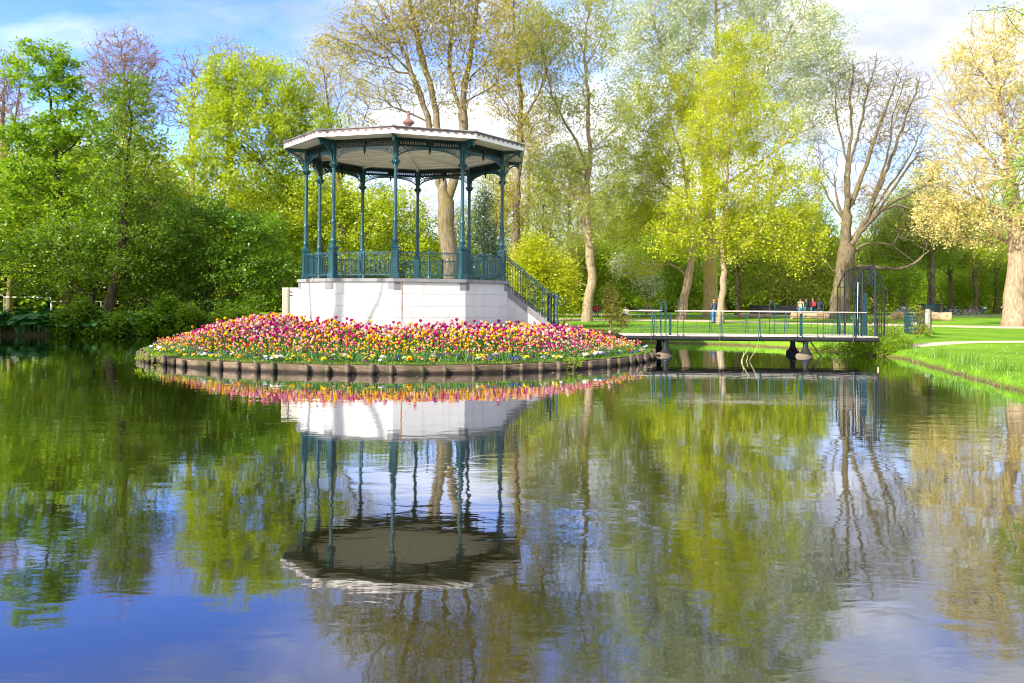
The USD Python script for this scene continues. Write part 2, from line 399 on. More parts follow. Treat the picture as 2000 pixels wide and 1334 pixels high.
wet_timber('wet_wood', (0.045, 0.034, 0.024), (0.22, 0.155, 0.105), (0.07, 0.055, 0.03))
wet_timber('post_wood', (0.04, 0.03, 0.022), (0.17, 0.13, 0.09), (0.06, 0.07, 0.025))
bark('bark_brown', (0.075, 0.05, 0.03), (0.24, 0.17, 0.10))
bark('bark_dark', (0.03, 0.022, 0.014), (0.10, 0.075, 0.045))
bark('bark_grey', (0.085, 0.066, 0.045), (0.27, 0.21, 0.145), moss=(0.15, 0.125, 0.03))
bark('bark_pale', (0.15, 0.11, 0.07), (0.40, 0.30, 0.20))
bark('bark_yellow', (0.24, 0.17, 0.07), (0.48, 0.37, 0.17), moss=(0.42, 0.33, 0.05))
bark('bark_tan', (0.065, 0.05, 0.032), (0.21, 0.165, 0.105), moss=(0.16, 0.14, 0.045))
bark('bark_red', (0.12, 0.08, 0.058), (0.26, 0.185, 0.14))
leaf('leaf_maple', (0.16, 0.30, 0.008), (0.42, 0.53, 0.022), trans=0.55, tint=(1.2, 1.12, 0.6))
leaf('leaf_alder', (0.11, 0.21, 0.007), (0.31, 0.41, 0.02), trans=0.55, tint=(1.2, 1.12, 0.6))
leaf('leaf_hornbeam', (0.085, 0.20, 0.005), (0.28, 0.42, 0.014), trans=0.55, tint=(1.2, 1.12, 0.6))
leaf('leaf_lime', (0.28, 0.38, 0.007), (0.56, 0.61, 0.018), trans=0.55, tint=(1.2, 1.12, 0.6))
leaf('leaf_olive', (0.34, 0.30, 0.04), (0.58, 0.49, 0.09), trans=0.45)
leaf('leaf_silver', (0.40, 0.45, 0.27), (0.66, 0.68, 0.48), trans=0.45, tint=(1.0, 1.05, 0.8))
leaf('leaf_yellow', (0.36, 0.41, 0.008), (0.66, 0.63, 0.022), trans=0.5)
leaf('leaf_soft', (0.27, 0.33, 0.035), (0.52, 0.53, 0.11), trans=0.55, tint=(1.2, 1.12, 0.6))
leaf('leaf_peach', (0.58, 0.50, 0.19), (0.80, 0.71, 0.36), trans=0.5, tint=(1.1, 1.0, 0.6))
leaf('leaf_rust', (0.26, 0.17, 0.10), (0.44, 0.30, 0.18), trans=0.4, tint=(1.1, 0.9, 0.6))
leaf('leaf_rose', (0.20, 0.20, 0.02), (0.48, 0.36, 0.08), trans=0.4)
leaf('leaf_bush', (0.19, 0.32, 0.008), (0.46, 0.56, 0.03), trans=0.55, tint=(1.2, 1.12, 0.6))
leaf('leaf_shade', (0.09, 0.19, 0.005), (0.29, 0.41, 0.014), trans=0.55, tint=(1.2, 1.12, 0.6))
leaf('leaf_holly', (0.02, 0.06, 0.015), (0.08, 0.15, 0.04), trans=0.1, gloss=0.08)
leaf('leaf_butterbur', (0.022, 0.10, 0.010), (0.075, 0.21, 0.02), trans=0.3, blotch=1.5)
leaf('blossom', (0.55, 0.6, 0.42), (0.78, 0.8, 0.68), trans=0.35, tint=(1, 1, 1))
leaf('grass_blade', (0.09, 0.20, 0.006), (0.27, 0.42, 0.025), trans=0.45, blotch=0.6)
leaf('tulip_green', (0.06, 0.17, 0.03), (0.17, 0.33, 0.06), trans=0.35, tint=(1.15, 1.1, 0.6))
TULIPS = {'magenta': (0.52, 0.015, 0.20), 'purple': (0.20, 0.008, 0.14), 'pink': (0.84, 0.26, 0.36), 'pale_pink': (0.90, 0.58, 0.54),
          'yellow': (0.92, 0.60, 0.03), 'orange': (0.90, 0.40, 0.02), 'red': (0.70, 0.03, 0.02), 'white': (0.80, 0.76, 0.62)}
for k, c in TULIPS.items():
    petal('petal_' + k, c)
PANSIES = {'white': (0.78, 0.76, 0.68), 'yellow': (0.88, 0.55, 0.02), 'blue': (0.06, 0.05, 0.42), 'orange': (0.85, 0.28, 0.02), 'violet': (0.16, 0.02, 0.18)}
for k, c in PANSIES.items():
    petal('pansy_' + k, c, 0.2)
TREES = True

# ================================================================== GROUND, WATER, PATHS
SHORE = [(-9, 2.6), (0, 2.2), (13, 2.5), (12.95, 10), (12.7, 18), (12.4, 20.9), (13.6, 26.5), (15.1, 33.3), (14.7, 36.5), (13.4, 40), (11, 43.3), (6, 45.4),
         (0, 46.6), (-10, 47.6), (-20, 48.2), (-27, 47.2), (-36, 45.5), (-41, 40), (-36, 33), (-27, 27), (-20, 18), (-14, 9)]
pond = sg.Polygon(SHORE).buffer(1.2).buffer(-2.2).buffer(1.0)
CX, CY, RI = -4.25, 34.85, 9.85          # island and bandstand axis


def shore_sd(x, y):
    pts = shapely.points(np.stack([np.ravel(x), np.ravel(y)], 1))
    d = shapely.distance(pts, pond.exterior)
    return np.where(shapely.contains(pond, pts), -d, d).reshape(np.shape(x))


def land(x, y, sd):
    left = smoothstep(-12, -20, x) * smoothstep(44, 50, y)
    z = 0.30 + 0.022 * np.clip(sd, 0, 6) + 0.0045 * np.clip(sd - 6, 0, 70) + 0.35 * left * smoothstep(0, 3, sd)
    z = z + 0.05 * (meshkit.noise(np.stack([x * 0.25, y * 0.25, 0 * x], -1), 3) - 0.5) * smoothstep(0.5, 3, sd)
    return z


def gz(x, y):
    x, y = np.atleast_1d(np.asarray(x, float)), np.atleast_1d(np.asarray(y, float))
    z = land(x, y, shore_sd(x, y))
    return z if len(z) > 1 else float(z[0])


def sheet(xs, ys, zf):
    X, Y = np.meshgrid(xs, ys)
    Z = zf(X, Y)
    nx = len(xs)
    i, j = np.meshgrid(np.arange(len(ys) - 1), np.arange(nx - 1), indexing='ij')
    a = i * nx + j
    q = np.stack([a, a + 1, a + nx + 1, a + nx], -1).reshape(-1, 4)
    return np.stack([X, Y, Z], -1).reshape(-1, 3), q


def ground_z(X, Y):
    sd = shore_sd(X, Y)
    bed = -0.9
    edge = smoothstep(-0.25, 0.25, sd)
    return bed + (land(X, Y, sd) - bed) * edge


xs = np.unique(np.concatenate([np.array([-900, -500, -300, -200, -140, -100, -75]), np.arange(-56, 40.01, 0.5), np.array([45, 52, 60, 75, 100, 140, 200, 300, 500, 900])]))
ys = np.unique(np.concatenate([np.array([-300, -150, -80, -40, -20, -8]), np.arange(-3, 60.01, 0.5), np.arange(61, 131, 2.0), np.array([150, 200, 300, 500, 900])]))
g = part(None, 'ground', sheet(xs, ys, ground_z), 'lawn', smooth=True)
tag(g, 'sunlit mown lawn sloping up from the pond banks to the woods', 'lawn', kind='structure')
w = part(None, 'water', (np.array([[-60, -2, 0], [40, -2, 0], [40, 60, 0], [-60, 60, 0]], float), np.array([[0, 1, 2, 3]])), 'water')
tag(w, 'still dark pond water mirroring trees, bandstand and sky', 'pond', kind='structure')


def ribbon(pts, width, lift=0.03):
    p = np.array(pts, float)
    d = np.concatenate([[0], np.cumsum(np.linalg.norm(np.diff(p, axis=0), axis=1))])
    n = max(2, int(d[-1] / 0.5))
    s = np.linspace(0, d[-1], n)
    c = np.stack([np.interp(s, d, p[:, 0]), np.interp(s, d, p[:, 1])], 1)
    for _ in range(6):
        c[1:-1] = 0.25 * c[:-2] + 0.5 * c[1:-1] + 0.25 * c[2:]
    t = np.gradient(c, axis=0)
    t /= np.linalg.norm(t, axis=1, keepdims=True)
    nrm = np.stack([-t[:, 1], t[:, 0]], 1)
    wv = np.linspace(-0.5, 0.5, 7)
    wob = 1 + 0.25 * (meshkit.noise(np.stack([s * 0.4, s * 0, s * 0], -1), 5) - 0.5)
    q = c[:, None] + nrm[:, None] * (wv[None, :, None] * (width * wob)[:, None, None])
    X, Y = q[..., 0], q[..., 1]
    sdz = ground_z(X, Y)
    Z = sdz + lift * (1 - (2 * wv[None, :]) ** 4) + 0.004
    n2 = len(wv)
    i, j = np.meshgrid(np.arange(n - 1), np.arange(n2 - 1), indexing='ij')
    a = i * n2 + j
    return np.stack([X, Y, Z], -1).reshape(-1, 3), np.stack([a, a + n2, a + n2 + 1, a + 1], -1).reshape(-1, 4)[:, ::-1]


for nm, pts, wd, m_, lab in (
        ('bridge_path', [(14.6, 35.3), (16.5, 36.2), (20, 38.6), (26, 40), (40, 41)], 1.5, 'gravel', 'narrow pale path from the bridge gate across the right lawn'),
        ('lawn_path', [(-6, 72), (4, 74), (14, 73), (20, 70.5), (26, 65), (34, 60.5), (44, 58), (70, 54)], 5.5, 'gravel', 'wide pale gravel path beyond the lawn, past the big right tree'),
        ('far_path', [(-2, 93), (20, 92), (40, 97), (60, 101), (90, 100)], 5.0, 'asphalt_path', 'brown far path where the bicycles stand'),
        ('left_path', [(-70, 60), (-50, 61), (-34, 60), (-20, 58.5), (-8, 60)], 2.6, 'gravel', 'pale path behind the trees on the left bank')):
    tag(part(None, nm, ribbon(pts, wd), m_, smooth=True), lab, 'path', kind='structure')

tag(part(None, 'woodland_floor', ribbon([(-60, 43), (-46, 46.3), (-36, 48.6), (-27, 50.0), (-20, 51.0), (-10, 50.4), (0, 49.4), (6, 48.3)], 8.0, 0.04), 'soil', smooth=True), 'dark earth sheet on the left bank with the tree shade put into its colour', 'earth', kind='structure')  # soil sheet laid dark to carry the shade under the left bank trees

# ================================================================== FLOWER ISLAND


def island_soil(r, th):
    r = np.asarray(r, float)
    left = 0.22 * smoothstep(9.5, 5.5, r) * np.clip(-np.sin(th), 0, 1)
    return 0.27 + 0.42 * smoothstep(9.75, 4.6, r) + left


rr = np.concatenate([np.array([0.1, 2.0, 3.6]), np.linspace(4.3, RI - 0.06, 16)])
tt = np.linspace(0, 2 * PI, 121)[:-1]
R_, T_ = np.meshgrid(rr, tt, indexing='ij')
Zs = island_soil(R_, T_) + 0.03 * (meshkit.noise(np.stack([R_ * np.cos(T_) * 3, R_ * np.sin(T_) * 3, 0 * R_], -1), 9) - 0.5)
v = np.stack([CX + R_ * np.sin(T_), CY - R_ * np.cos(T_), Zs], -1).reshape(-1, 3)
i, j = np.meshgrid(np.arange(len(rr) - 1), np.arange(120), indexing='ij')
f = np.stack([i * 120 + j, i * 120 + (j + 1) % 120, (i + 1) * 120 + (j + 1) % 120, (i + 1) * 120 + j], -1).reshape(-1, 4)[:, ::-1]
skirt = np.stack([CX + (RI - 0.06) * np.sin(tt), CY - (RI - 0.06) * np.cos(tt), np.full(120, -0.5)], -1)
nb = len(v)
jj = np.arange(120)
fs = np.stack([(len(rr) - 1) * 120 + jj, (len(rr) - 1) * 120 + (jj + 1) % 120, nb + (jj + 1) % 120, nb + jj], -1)[:, ::-1]
isl = part(None, 'island_ground', (np.vstack([v, skirt]), np.vstack([f, fs])), 'soil', smooth=30)
tag(isl, 'round mounded flower island of dark soil in the pond', 'island', kind='structure')

# timber edging: every post and board its own piece
edge = thing('timber_edging', 'weathered timber edging of boards and posts round the flower island', 'edging', (CX, CY, 0))
rng = np.random.default_rng(11)
a0, ang, k = math.radians(-128), [], 0
while a0 < math.radians(128):
    ang.append(a0)
    c = abs(math.sin(a0))
    a0 += (rng.uniform(0.55, 0.72) if rng.random() < 0.7 else rng.uniform(0.85, 1.25)) / RI
for k, a in enumerate(ang):
    r0 = rng.uniform(0.055, 0.085)
    top = 0.28 + rng.uniform(-0.06, 0.06)
    R = RI + 0.10
    px_, py_ = R * math.sin(a), -R * math.cos(a)
    lean = rng.normal(0, 0.022, 2)
    pts = np.array([[px_, py_, -0.6], [px_ + lean[0] * .4, py_ + lean[1] * .4, 0.0], [px_ + lean[0], py_ + lean[1], top - 0.02], [px_ + lean[0], py_ + lean[1], top]])
    part(edge, 'post', MB().tube(pts, [r0, r0 * 1.03, r0 * 0.97, r0 * 0.8], 8).done(), 'post_wood', smooth=45)
    if k + 1 < len(ang):
        b = ang[k + 1]
        n = 5
        aa = np.linspace(a + 0.001, b - 0.001, n)
        zt = 0.245 + rng.uniform(-0.025, 0.02)
        ro, ri = RI + rng.uniform(0.02, 0.035), RI - 0.04
        dip = rng.uniform(-0.035, 0.035)
        vo = []
        for q, x in enumerate(aa):
            s, c = math.sin(x), -math.cos(x)
            z1 = zt + dip * (q / (n - 1) - 0.5)
            vo += [[ro * s, ro * c, -0.4], [ro * s, ro * c, z1 - 0.012], [(ro - 0.012) * s, (ro - 0.012) * c, z1], [ri * s, ri * c, z1]]
        ff = []
        for q in range(n - 1):
            for e in range(3):
                ff.append([q * 4 + e, (q + 1) * 4 + e, (q + 1) * 4 + e + 1, q * 4 + e + 1])
        part(edge, 'board', (np.array(vo), np.array(ff)), 'wet_wood')

# ================================================================== BANDSTAND
band = thing('bandstand', 'decagonal teal cast iron bandstand on a white stone plinth with stairs', 'bandstand', (CX, CY, 0))
TH0 = math.radians(0.65)
RC, RP, RR = 4.02, 4.28, 4.88                 # columns, plinth wall, roof corners
FL, SOF = 2.925, 7.99                         # platform, eaves soffit
S18, C18 = math.sin(PI / 10), math.cos(PI / 10)
corners = [TH0 + k * PI / 5 for k in range(10)]
faces = [TH0 + (k + 0.5) * PI / 5 for k in range(10)]


def deca(R, z, off=0.0):
    return np.array([[R * math.sin(a + off), -R * math.cos(a + off), z] for a in corners])


def ring(R0, z0, R1, z1):
    v = np.vstack([deca(R0, z0), deca(R1, z1)])
    j = np.arange(10)
    return v, np.stack([j, (j + 1) % 10, 10 + (j + 1) % 10, 10 + j], 1)


# plinth core, then each facing block of every face proud of it
core = MB().add(*ring(RP - 0.05, 0.3, RP - 0.05, FL - 0.02)).add(np.vstack([deca(RP - 0.05, FL - 0.02), [[0, 0, FL - 0.02]]]), np.array([[j, (j + 1) % 10, 10] for j in range(10)]))
plinth = part(band, 'plinth', core.done(), 'mortar')
fw = RP * S18                                  # half width of a face
ap = RP * C18                                  # apothem
courses = [(2.375, 2.80), (1.94, 2.37), (1.525, 1.935), (0.45, 1.52)]
JG = 0.0035


def block(poly, th, deep=0.045):
    g = poly.buffer(-JG / 2, join_style=2)
    if g.is_empty or g.area < 0.002:
        return
    mb = MB().extrude(g, deep, XZ(-(ap - 0.05) + 0.004))
    part(plinth, 'stone_block', rotz(mb.done(), th), 'white_stone')


for kf, th in enumerate(faces):
    face = sg.box(-fw, 0.45, fw, 2.80)
    quoins = so.unary_union([sg.box(-fw - 0.1, 2.53, -fw + 0.22, 2.9), sg.box(fw - 0.22, 2.53, fw + 0.1, 2.9)])
    arch = sg.Point(0, 0.86).buffer(0.43, 24)
    arch = so.unary_union([arch.intersection(sg.box(-1, 0.86, 1, 2)), sg.box(-0.43, 0.3, 0.43, 0.86)])
    fan = [sg.LineString([(0.36 * s * q, 1.24), (0.92 * s * q, 1.94)]) for s in (-1, 1) for q in (1,)]
    for ci, (z0, z1) in enumerate(courses):
        if ci < 2:
            w_ = 0.585
            x = -fw + (0.0 if ci == 0 else -0.29)
            while x < fw:
                block(sg.box(max(x, -fw), z0, min(x + w_, fw), z1).difference(quoins), th)
                x += w_
        else:
            strip = sg.box(-fw, z0, fw, z1).difference(arch)
            cuts = [sg.LineString([(s * 0.95, 1.94), (s * 0.42, 1.24 - 0.0), (s * 0.2, 0.95)]) for s in (-1, 1)]
            cuts = so.unary_union([c.buffer(0.001) for c in cuts] + [sg.LineString([(-0.62 * s, 1.52), (-0.62 * s, 0.45)]).buffer(0.001) for s in (-1, 1)][: (2 if ci == 3 else 0)])
            rest = strip.difference(cuts)
            for gm in getattr(rest, 'geoms', [rest]):
                block(gm, th)
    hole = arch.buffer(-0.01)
    part(plinth, 'vent_opening', rotz(MB().extrude(hole, 0.006, XZ(-(ap - 0.05) - 0.001)).done(), th), 'void', label='arched vent at the foot of the white plinth, its inner shade a black sheet')
# rust streak below one corner, a stain with a thin body of its own
th = faces[0]
st = sg.Polygon([(-fw + 0.265, 2.80), (-fw + 0.315, 2.80), (-fw + 0.30, 2.2), (-fw + 0.312, 1.9), (-fw + 0.295, 1.3), (-fw + 0.288, 1.3), (-fw + 0.272, 1.9), (-fw + 0.28, 2.3)])
part(plinth, 'rust_streak', rotz(MB().extrude(st, 0.0015, XZ(-(ap - 0.0015))).done(), th), 'rust', label='orange rust streak running down the white stone')
for k, a in enumerate(corners):                # grey corner stones under the coping
    mb = MB()
    for sgn in (-1, 1):
        th = a + sgn * PI / 10
        x0, x1 = (fw - 0.22, fw + 0.004) if sgn < 0 else (-fw - 0.004, -fw + 0.22)
        mb.add(*rotz(MB().extrude(sg.box(x0, 2.535, x1, 2.797), 0.06, XZ(-(ap - 0.05))).done(), th))
    part(plinth, 'corner_stone', mb.done(), 'grey_stone')
cw = (RP + 0.07) * S18
for k, th in enumerate(faces):                 # coping stones
    q = (RP + 0.07) * C18
    pg = [(-cw, -q), (cw, -q), (cw - 0.5 * math.tan(PI / 10), -q + 0.5), (-cw + 0.5 * math.tan(PI / 10), -q + 0.5)]
    pg = sg.Polygon(pg).buffer(-0.004, join_style=2)
    m_ = trimesh.creation.extrude_polygon(pg, 0.118, engine='earcut')
    T = np.eye(4)
    T[2, 3] = 2.805
    part(plinth, 'coping_stone', rotz(MB().tri(m_, T).done(), th), 'grey_coping')
part(band, 'floor', (np.vstack([deca(RP - 0.30, FL - 0.006), [[0, 0, FL - 0.006]]]), np.array([[j, (j + 1) % 10, 10] for j in range(10)])), 'grey_coping')

# columns
SH = [(0.115, 4.10), (0.125, 4.13), (0.095, 4.17), (0.105, 4.24), (0.125, 4.30), (0.10, 4.34), (0.088, 4.40), (0.094, 4.62), (0.082, 4.66), (0.080, 4.95), (0.105, 4.98),
      (0.105, 5.03), (0.072, 5.07), (0.070, 5.3), (0.064, 6.9), (0.082, 6.93), (0.066, 6.97)]
CAP = [(0.066, 6.965), (0.075, 7.0), (0.115, 7.08), (0.15, 7.13), (0.15, 7.16), (0.10, 7.20), (0.085, 7.24)]


def fluted(prof, sides=20, depth=0.08):
    v, f = MB().lathe(prof, sides).done()
    r = np.linalg.norm(v[:, :2], axis=1)
    a = np.arctan2(v[:, 1], v[:, 0])
    k = 1 - depth * (0.5 + 0.5 * np.cos(a * sides / 2)) * ((v[:, 2] > 5.1) & (v[:, 2] < 6.88))
    v[:, 0] *= k
    v[:, 1] *= k
    return v, f


for k, a in enumerate(corners):
    off = np.array([0, -RC, 0])

    def place(vf):
        return rotz((vf[0] + off, vf[1]), a)
    col = part(band, 'column', place(fluted(SH)), 'iron', smooth=40)
    mb = MB().box(-0.155, 0.155, -0.155, 0.155, FL, FL + 0.20, 0.012)
    mb.box(-0.125, 0.125, -0.125, 0.125, FL + 0.19, FL + 1.05, 0.02)
    for s in range(4):
        fr = MB()
        fr.box(-0.085, -0.062, -0.136, -0.120, FL + 0.27, FL + 0.95).box(0.062, 0.085, -0.136, -0.120, FL + 0.27, FL + 0.95)
        fr.box(-0.062, 0.062, -0.1355, -0.120, FL + 0.925, FL + 0.95).box(-0.062, 0.062, -0.1355, -0.120, FL + 0.27, FL + 0.295)
        fr.box(-0.02, 0.02, -0.1345, -0.12, FL + 0.32, FL + 0.90)
        mb.add(*rotz(fr.done(), s * PI / 2))
    mb.box(-0.14, 0.14, -0.14, 0.14, FL + 1.04, FL + 1.10, 0.01).box(-0.165, 0.165, -0.165, 0.165, FL + 1.095, FL + 1.165, 0.02).box(-0.13, 0.13, -0.13, 0.13, FL + 1.16, FL + 1.19)
    part(col, 'pedestal', place(mb.done()), 'iron')
    cp = MB().lathe(CAP, 12)
    for s in range(4):
        for q in (0, 1):
            aa = s * PI / 2 + q * PI / 4
            rr_ = 0.135 if q else 0.12
            cp.tube([(0.08 * math.cos(aa), 0.08 * math.sin(aa), 7.0), (rr_ * math.cos(aa), rr_ * math.sin(aa), 7.08), ((rr_ + .04) * math.cos(aa), (rr_ + .04) * math.sin(aa), 7.13), ((rr_ + .03) * math.cos(aa), (rr_ + .03) * math.sin(aa), 7.10)],
                    [0.02, 0.022, 0.02, 0.014], 5)
    part(col, 'capital', place(cp.done()), 'iron', smooth=40)
    up = MB().box(-0.082, 0.082, -0.082, 0.082, 7.22, SOF - 0.01, 0.012).box(-0.10, 0.10, -0.10, 0.10, 7.86, SOF - 0.02)
    part(col, 'upper_post', place(up.done()), 'iron')
    # console bracket carrying the eaves outwards
    br = MB()
    t = np.linspace(0, 1, 12)
    yy = -0.09 - 0.56 * (1 - np.cos(t * PI / 2)) ** 1.0
    zz = 7.22 + 0.62 * np.sin(t * PI / 2)
    lo = np.stack([yy, zz], 1)
    shp = sg.LineString([tuple(p) for p in lo]).buffer(0.028, cap_style=2)
    shp = so.unary_union([shp, sg.box(-0.72, 7.86, -0.08, 7.93), sg.Point(-0.68, 7.83).buffer(0.055), sg.LineString([(-0.10, 7.55), (-0.22, 7.74), (-0.14, 7.84)]).buffer(0.014), sg.Point(-0.26, 7.79).buffer(0.05).difference(sg.Point(-0.26, 7.79).buffer(0.028))])
    T = np.eye(4)
    T[:3, :3] = np.array([[0, 0, 1], [1, 0, 0], [0, 1, 0]], float)
    T[0, 3] = -0.035
    br.extrude(shp, 0.07, T)
    br.box(-0.06, 0.06, -0.80, -0.08, 7.93, SOF - 0.006)
    br.lathe([(0.0, 7.70), (0.03, 7.72), (0.045, 7.77), (0.035, 7.83), (0.05, 7.86), (0.05, 7.93)], 10, (0, -0.70, 0))
    part(col, 'bracket', place(br.done()), 'iron')

# friezes between the columns: beam, pierced band, scroll spandrels, pendant
hw = RC * S18 - 0.085
apc = RC * C18
beam = MB().box(-hw, hw, -apc - 0.06, -apc + 0.06, 7.885, SOF - 0.008).box(-hw, hw, -apc - 0.045, -apc + 0.045, 7.70, 7.745)
rect = sg.box(-hw, 7.745, hw, 7.885)
holes = []
for s in np.arange(-hw + 0.10, hw - 0.06, 0.088):
    if abs(s) > 0.10:
        holes += [sg.box(s - 0.022, 7.765, s + 0.006, 7.805), sg.box(s - 0.022, 7.825, s + 0.006, 7.865), sg.box(s + 0.018, 7.79, s + 0.032, 7.84)]
pierced = rect.difference(so.unary_union(holes))
arch_pts = [(x, 7.255 + 0.36 * math.sqrt(max(0, 1 - (x / (hw + 0.02)) ** 2))) for x in np.linspace(-hw, hw, 41)]
arch_line = sg.LineString(arch_pts)
arch_band = arch_line.buffer(0.022)
zone = sg.Polygon(arch_pts + [(hw, 7.70), (-hw, 7.70)])


def spiral(cx, cy, r, turns=1.6, flip=1, ph=0.0):
    t = np.linspace(0, 1, 36)
    rad = r * (1 - 0.82 * t)
    an = ph + flip * t * turns * 2 * PI
    return sg.LineString(list(zip(cx + rad * np.cos(an), cy + rad * np.sin(an))))


scr = [arch_band, sg.LineString([(-hw, 7.69), (hw, 7.69)]).buffer(0.014)]
for s in (-1, 1):
    x = hw - 0.135
    r = 0.125
    while x > 0.10:
        zc = 7.255 + 0.36 * math.sqrt(max(0, 1 - (x / (hw + 0.02)) ** 2))
        hgt = 7.69 - zc
        r = min(0.125, max(0.034, hgt * 0.46))
        cz = zc + hgt * 0.52
        scr.append(sg.Point(s * x, cz).buffer(r, 20).difference(sg.Point(s * x, cz).buffer(r - 0.017, 20)))
        scr.append(spiral(s * x, cz, r * 0.78, 1.4, s, PI / 2).buffer(0.010, 3))
        scr.append(sg.LineString([(s * (x - r), cz), (s * (x - r * 1.25), cz + r * 0.7)]).buffer(0.010, 3))
        if hgt > 0.16:
            scr.append(sg.LineString([(s * (x + r * .75), cz - r * .7), (s * (x + r * 1.2), cz - r * 1.2)]).buffer(0.012, 3))
            scr.append(sg.LineString([(s * (x - r * .7), cz - r * .75), (s * (x - r * 1.0), cz - r * 1.05)]).buffer(0.010, 3))
            scr.append(sg.LineString([(s * (x + r * .7), cz + r * .75), (s * (x + r * 1.1), cz + r * 1.2)]).buffer(0.010, 3))
        x -= r * 1.95
scr.append(sg.LineString([(-hw + 0.012, 7.25), (-hw + 0.012, 7.70)]).buffer(0.012))
scr.append(sg.LineString([(hw - 0.012, 7.25), (hw - 0.012, 7.70)]).buffer(0.012))
scroll = so.unary_union(scr).intersection(zone.buffer(0.024)).simplify(0.0015)
beam_vf = beam.done()
pierced_vf = MB().extrude(pierced, 0.03, XZ(-apc + 0.015)).done()
left_half, right_half = scroll.intersection(sg.box(-3, 7, 0, 8)), scroll.intersection(sg.box(0, 7, 3, 8))
scroll_vf = [MB().extrude(h, 0.032, XZ(-apc + 0.016)).done() for h in (left_half, right_half)]
pend = MB().box(-0.055, 0.055, -apc - 0.07, -apc + 0.07, 7.70, 7.90, 0.01).lathe([(0.0, 7.40), (0.018, 7.46), (0.05, 7.56), (0.05, 7.60), (0.035, 7.63), (0.06, 7.68), (0.06, 7.71)], 8, (0, -apc, 0)).done()
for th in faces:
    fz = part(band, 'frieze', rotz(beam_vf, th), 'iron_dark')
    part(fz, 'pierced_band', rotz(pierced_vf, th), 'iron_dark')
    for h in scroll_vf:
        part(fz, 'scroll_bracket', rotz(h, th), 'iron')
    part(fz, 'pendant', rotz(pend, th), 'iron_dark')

# railings
rhw = RC * S18 - 0.13
grl = []
for h in (-1, 1):
    x0, x1 = (0.045, rhw) if h > 0 else (-rhw, -0.045)
    n = 6
    sp = (x1 - x0) / n
    L = []
    for q in range(n):
        xc = x0 + (q + 0.5) * sp
        oval = sg.LineString([(xc, 3.20), (xc, 3.68)]).buffer(sp * 0.33, 6)
        L.append(oval.exterior.buffer(0.0052, 2))
        L.append(sg.LineString([(xc, 3.075), (xc, 3.20 - sp * .33)]).buffer(0.0062, 2))
        L.append(sg.LineString([(xc, 3.68 + sp * .33), (xc, 3.855)]).buffer(0.0062, 2))
        for s in (-1, 1):
            L.append(sg.LineString([(xc, 3.80), (xc + s * sp * 0.25, 3.84), (xc + s * sp * .45, 3.80)]).buffer(0.005, 2))
            L.append(sg.LineString([(xc, 3.10), (xc + s * sp * 0.22, 3.085), (xc + s * sp * .4, 3.12)]).buffer(0.005, 2))
        if q < n - 1:
            L.append(sg.LineString([(xc + sp / 2, 3.075), (xc + sp / 2, 3.855)]).buffer(0.0052, 2))
    grl.append(MB().extrude(so.unary_union(L).simplify(0.001), 0.012, XZ(-apc + 0.006)).done())
toprail = MB().box(-rhw, rhw, -apc - 0.028, -apc + 0.028, 3.855, 3.893, 0.006).done()
botrail = MB().box(-rhw, rhw, -apc - 0.018, -apc + 0.018, 3.042, 3.076).done()
newel = MB().lathe([(0.065, FL), (0.065, FL + .05), (0.045, FL + .08), (0.038, FL + .14), (0.042, FL + .5), (0.036, FL + .85), (0.05, FL + .89), (0.05, FL + .96), (0.03, FL + .99), (0.045, FL + 1.03), (0.0, FL + 1.08)], 10, (0, -apc, 0)).done()
STAIR = 2                                      # the face towards the bridge has the stairs, not a railing
for k, th in enumerate(faces):
    if k == STAIR:
        continue
    rl = part(band, 'railing', rotz(toprail, th), 'iron')
    part(rl, 'bottom_rail', rotz(botrail, th), 'iron')
    for h in grl:
        part(rl, 'grille', rotz(h, th), 'iron')
    part(rl, 'newel_post', rotz(newel, th), 'iron', smooth=40)

# roof: shallow lead cone, fascia with scalloped trim, boarded soffit and ceiling, ribs, finial
roof = part(band, 'roof', MB().add(*ring(RR + 0.05, 8.235, 0.35, 8.98)).add(*ring(0.35, 8.98, 0.02, 9.02)).add(*ring(RR - 0.04, 8.20, RR + 0.05, 8.205)).add(*ring(RR + 0.05, 8.205, RR + 0.05, 8.235)).done(), 'roof_lead')
for a in corners:
    d = np.array([math.sin(a), -math.cos(a), 0])
    part(roof, 'ridge_roll', MB().tube([d * (RR + 0.04) + [0, 0, 8.245], d * 0.4 + [0, 0, 8.985]], 0.03, 6).done(), 'roof_lead')
aR = RR * C18
fhw = RR * S18
scal = []
ns = 10
for q in range(ns):
    xc = -fhw + (q + 0.5) * 2 * fhw / ns
    scal.append(sg.Point(xc, 8.19).buffer(0.095, 10).intersection(sg.box(xc - .2, 8.0, xc + .2, 8.19)))
    if q < ns - 1:
        scal.append(sg.Point(xc + fhw / ns, 8.19).buffer(0.045, 8).intersection(sg.box(xc - .2, 8.0, xc + .4, 8.19)))
scal = so.unary_union(scal + [sg.box(-fhw, 8.17, fhw, 8.20)])
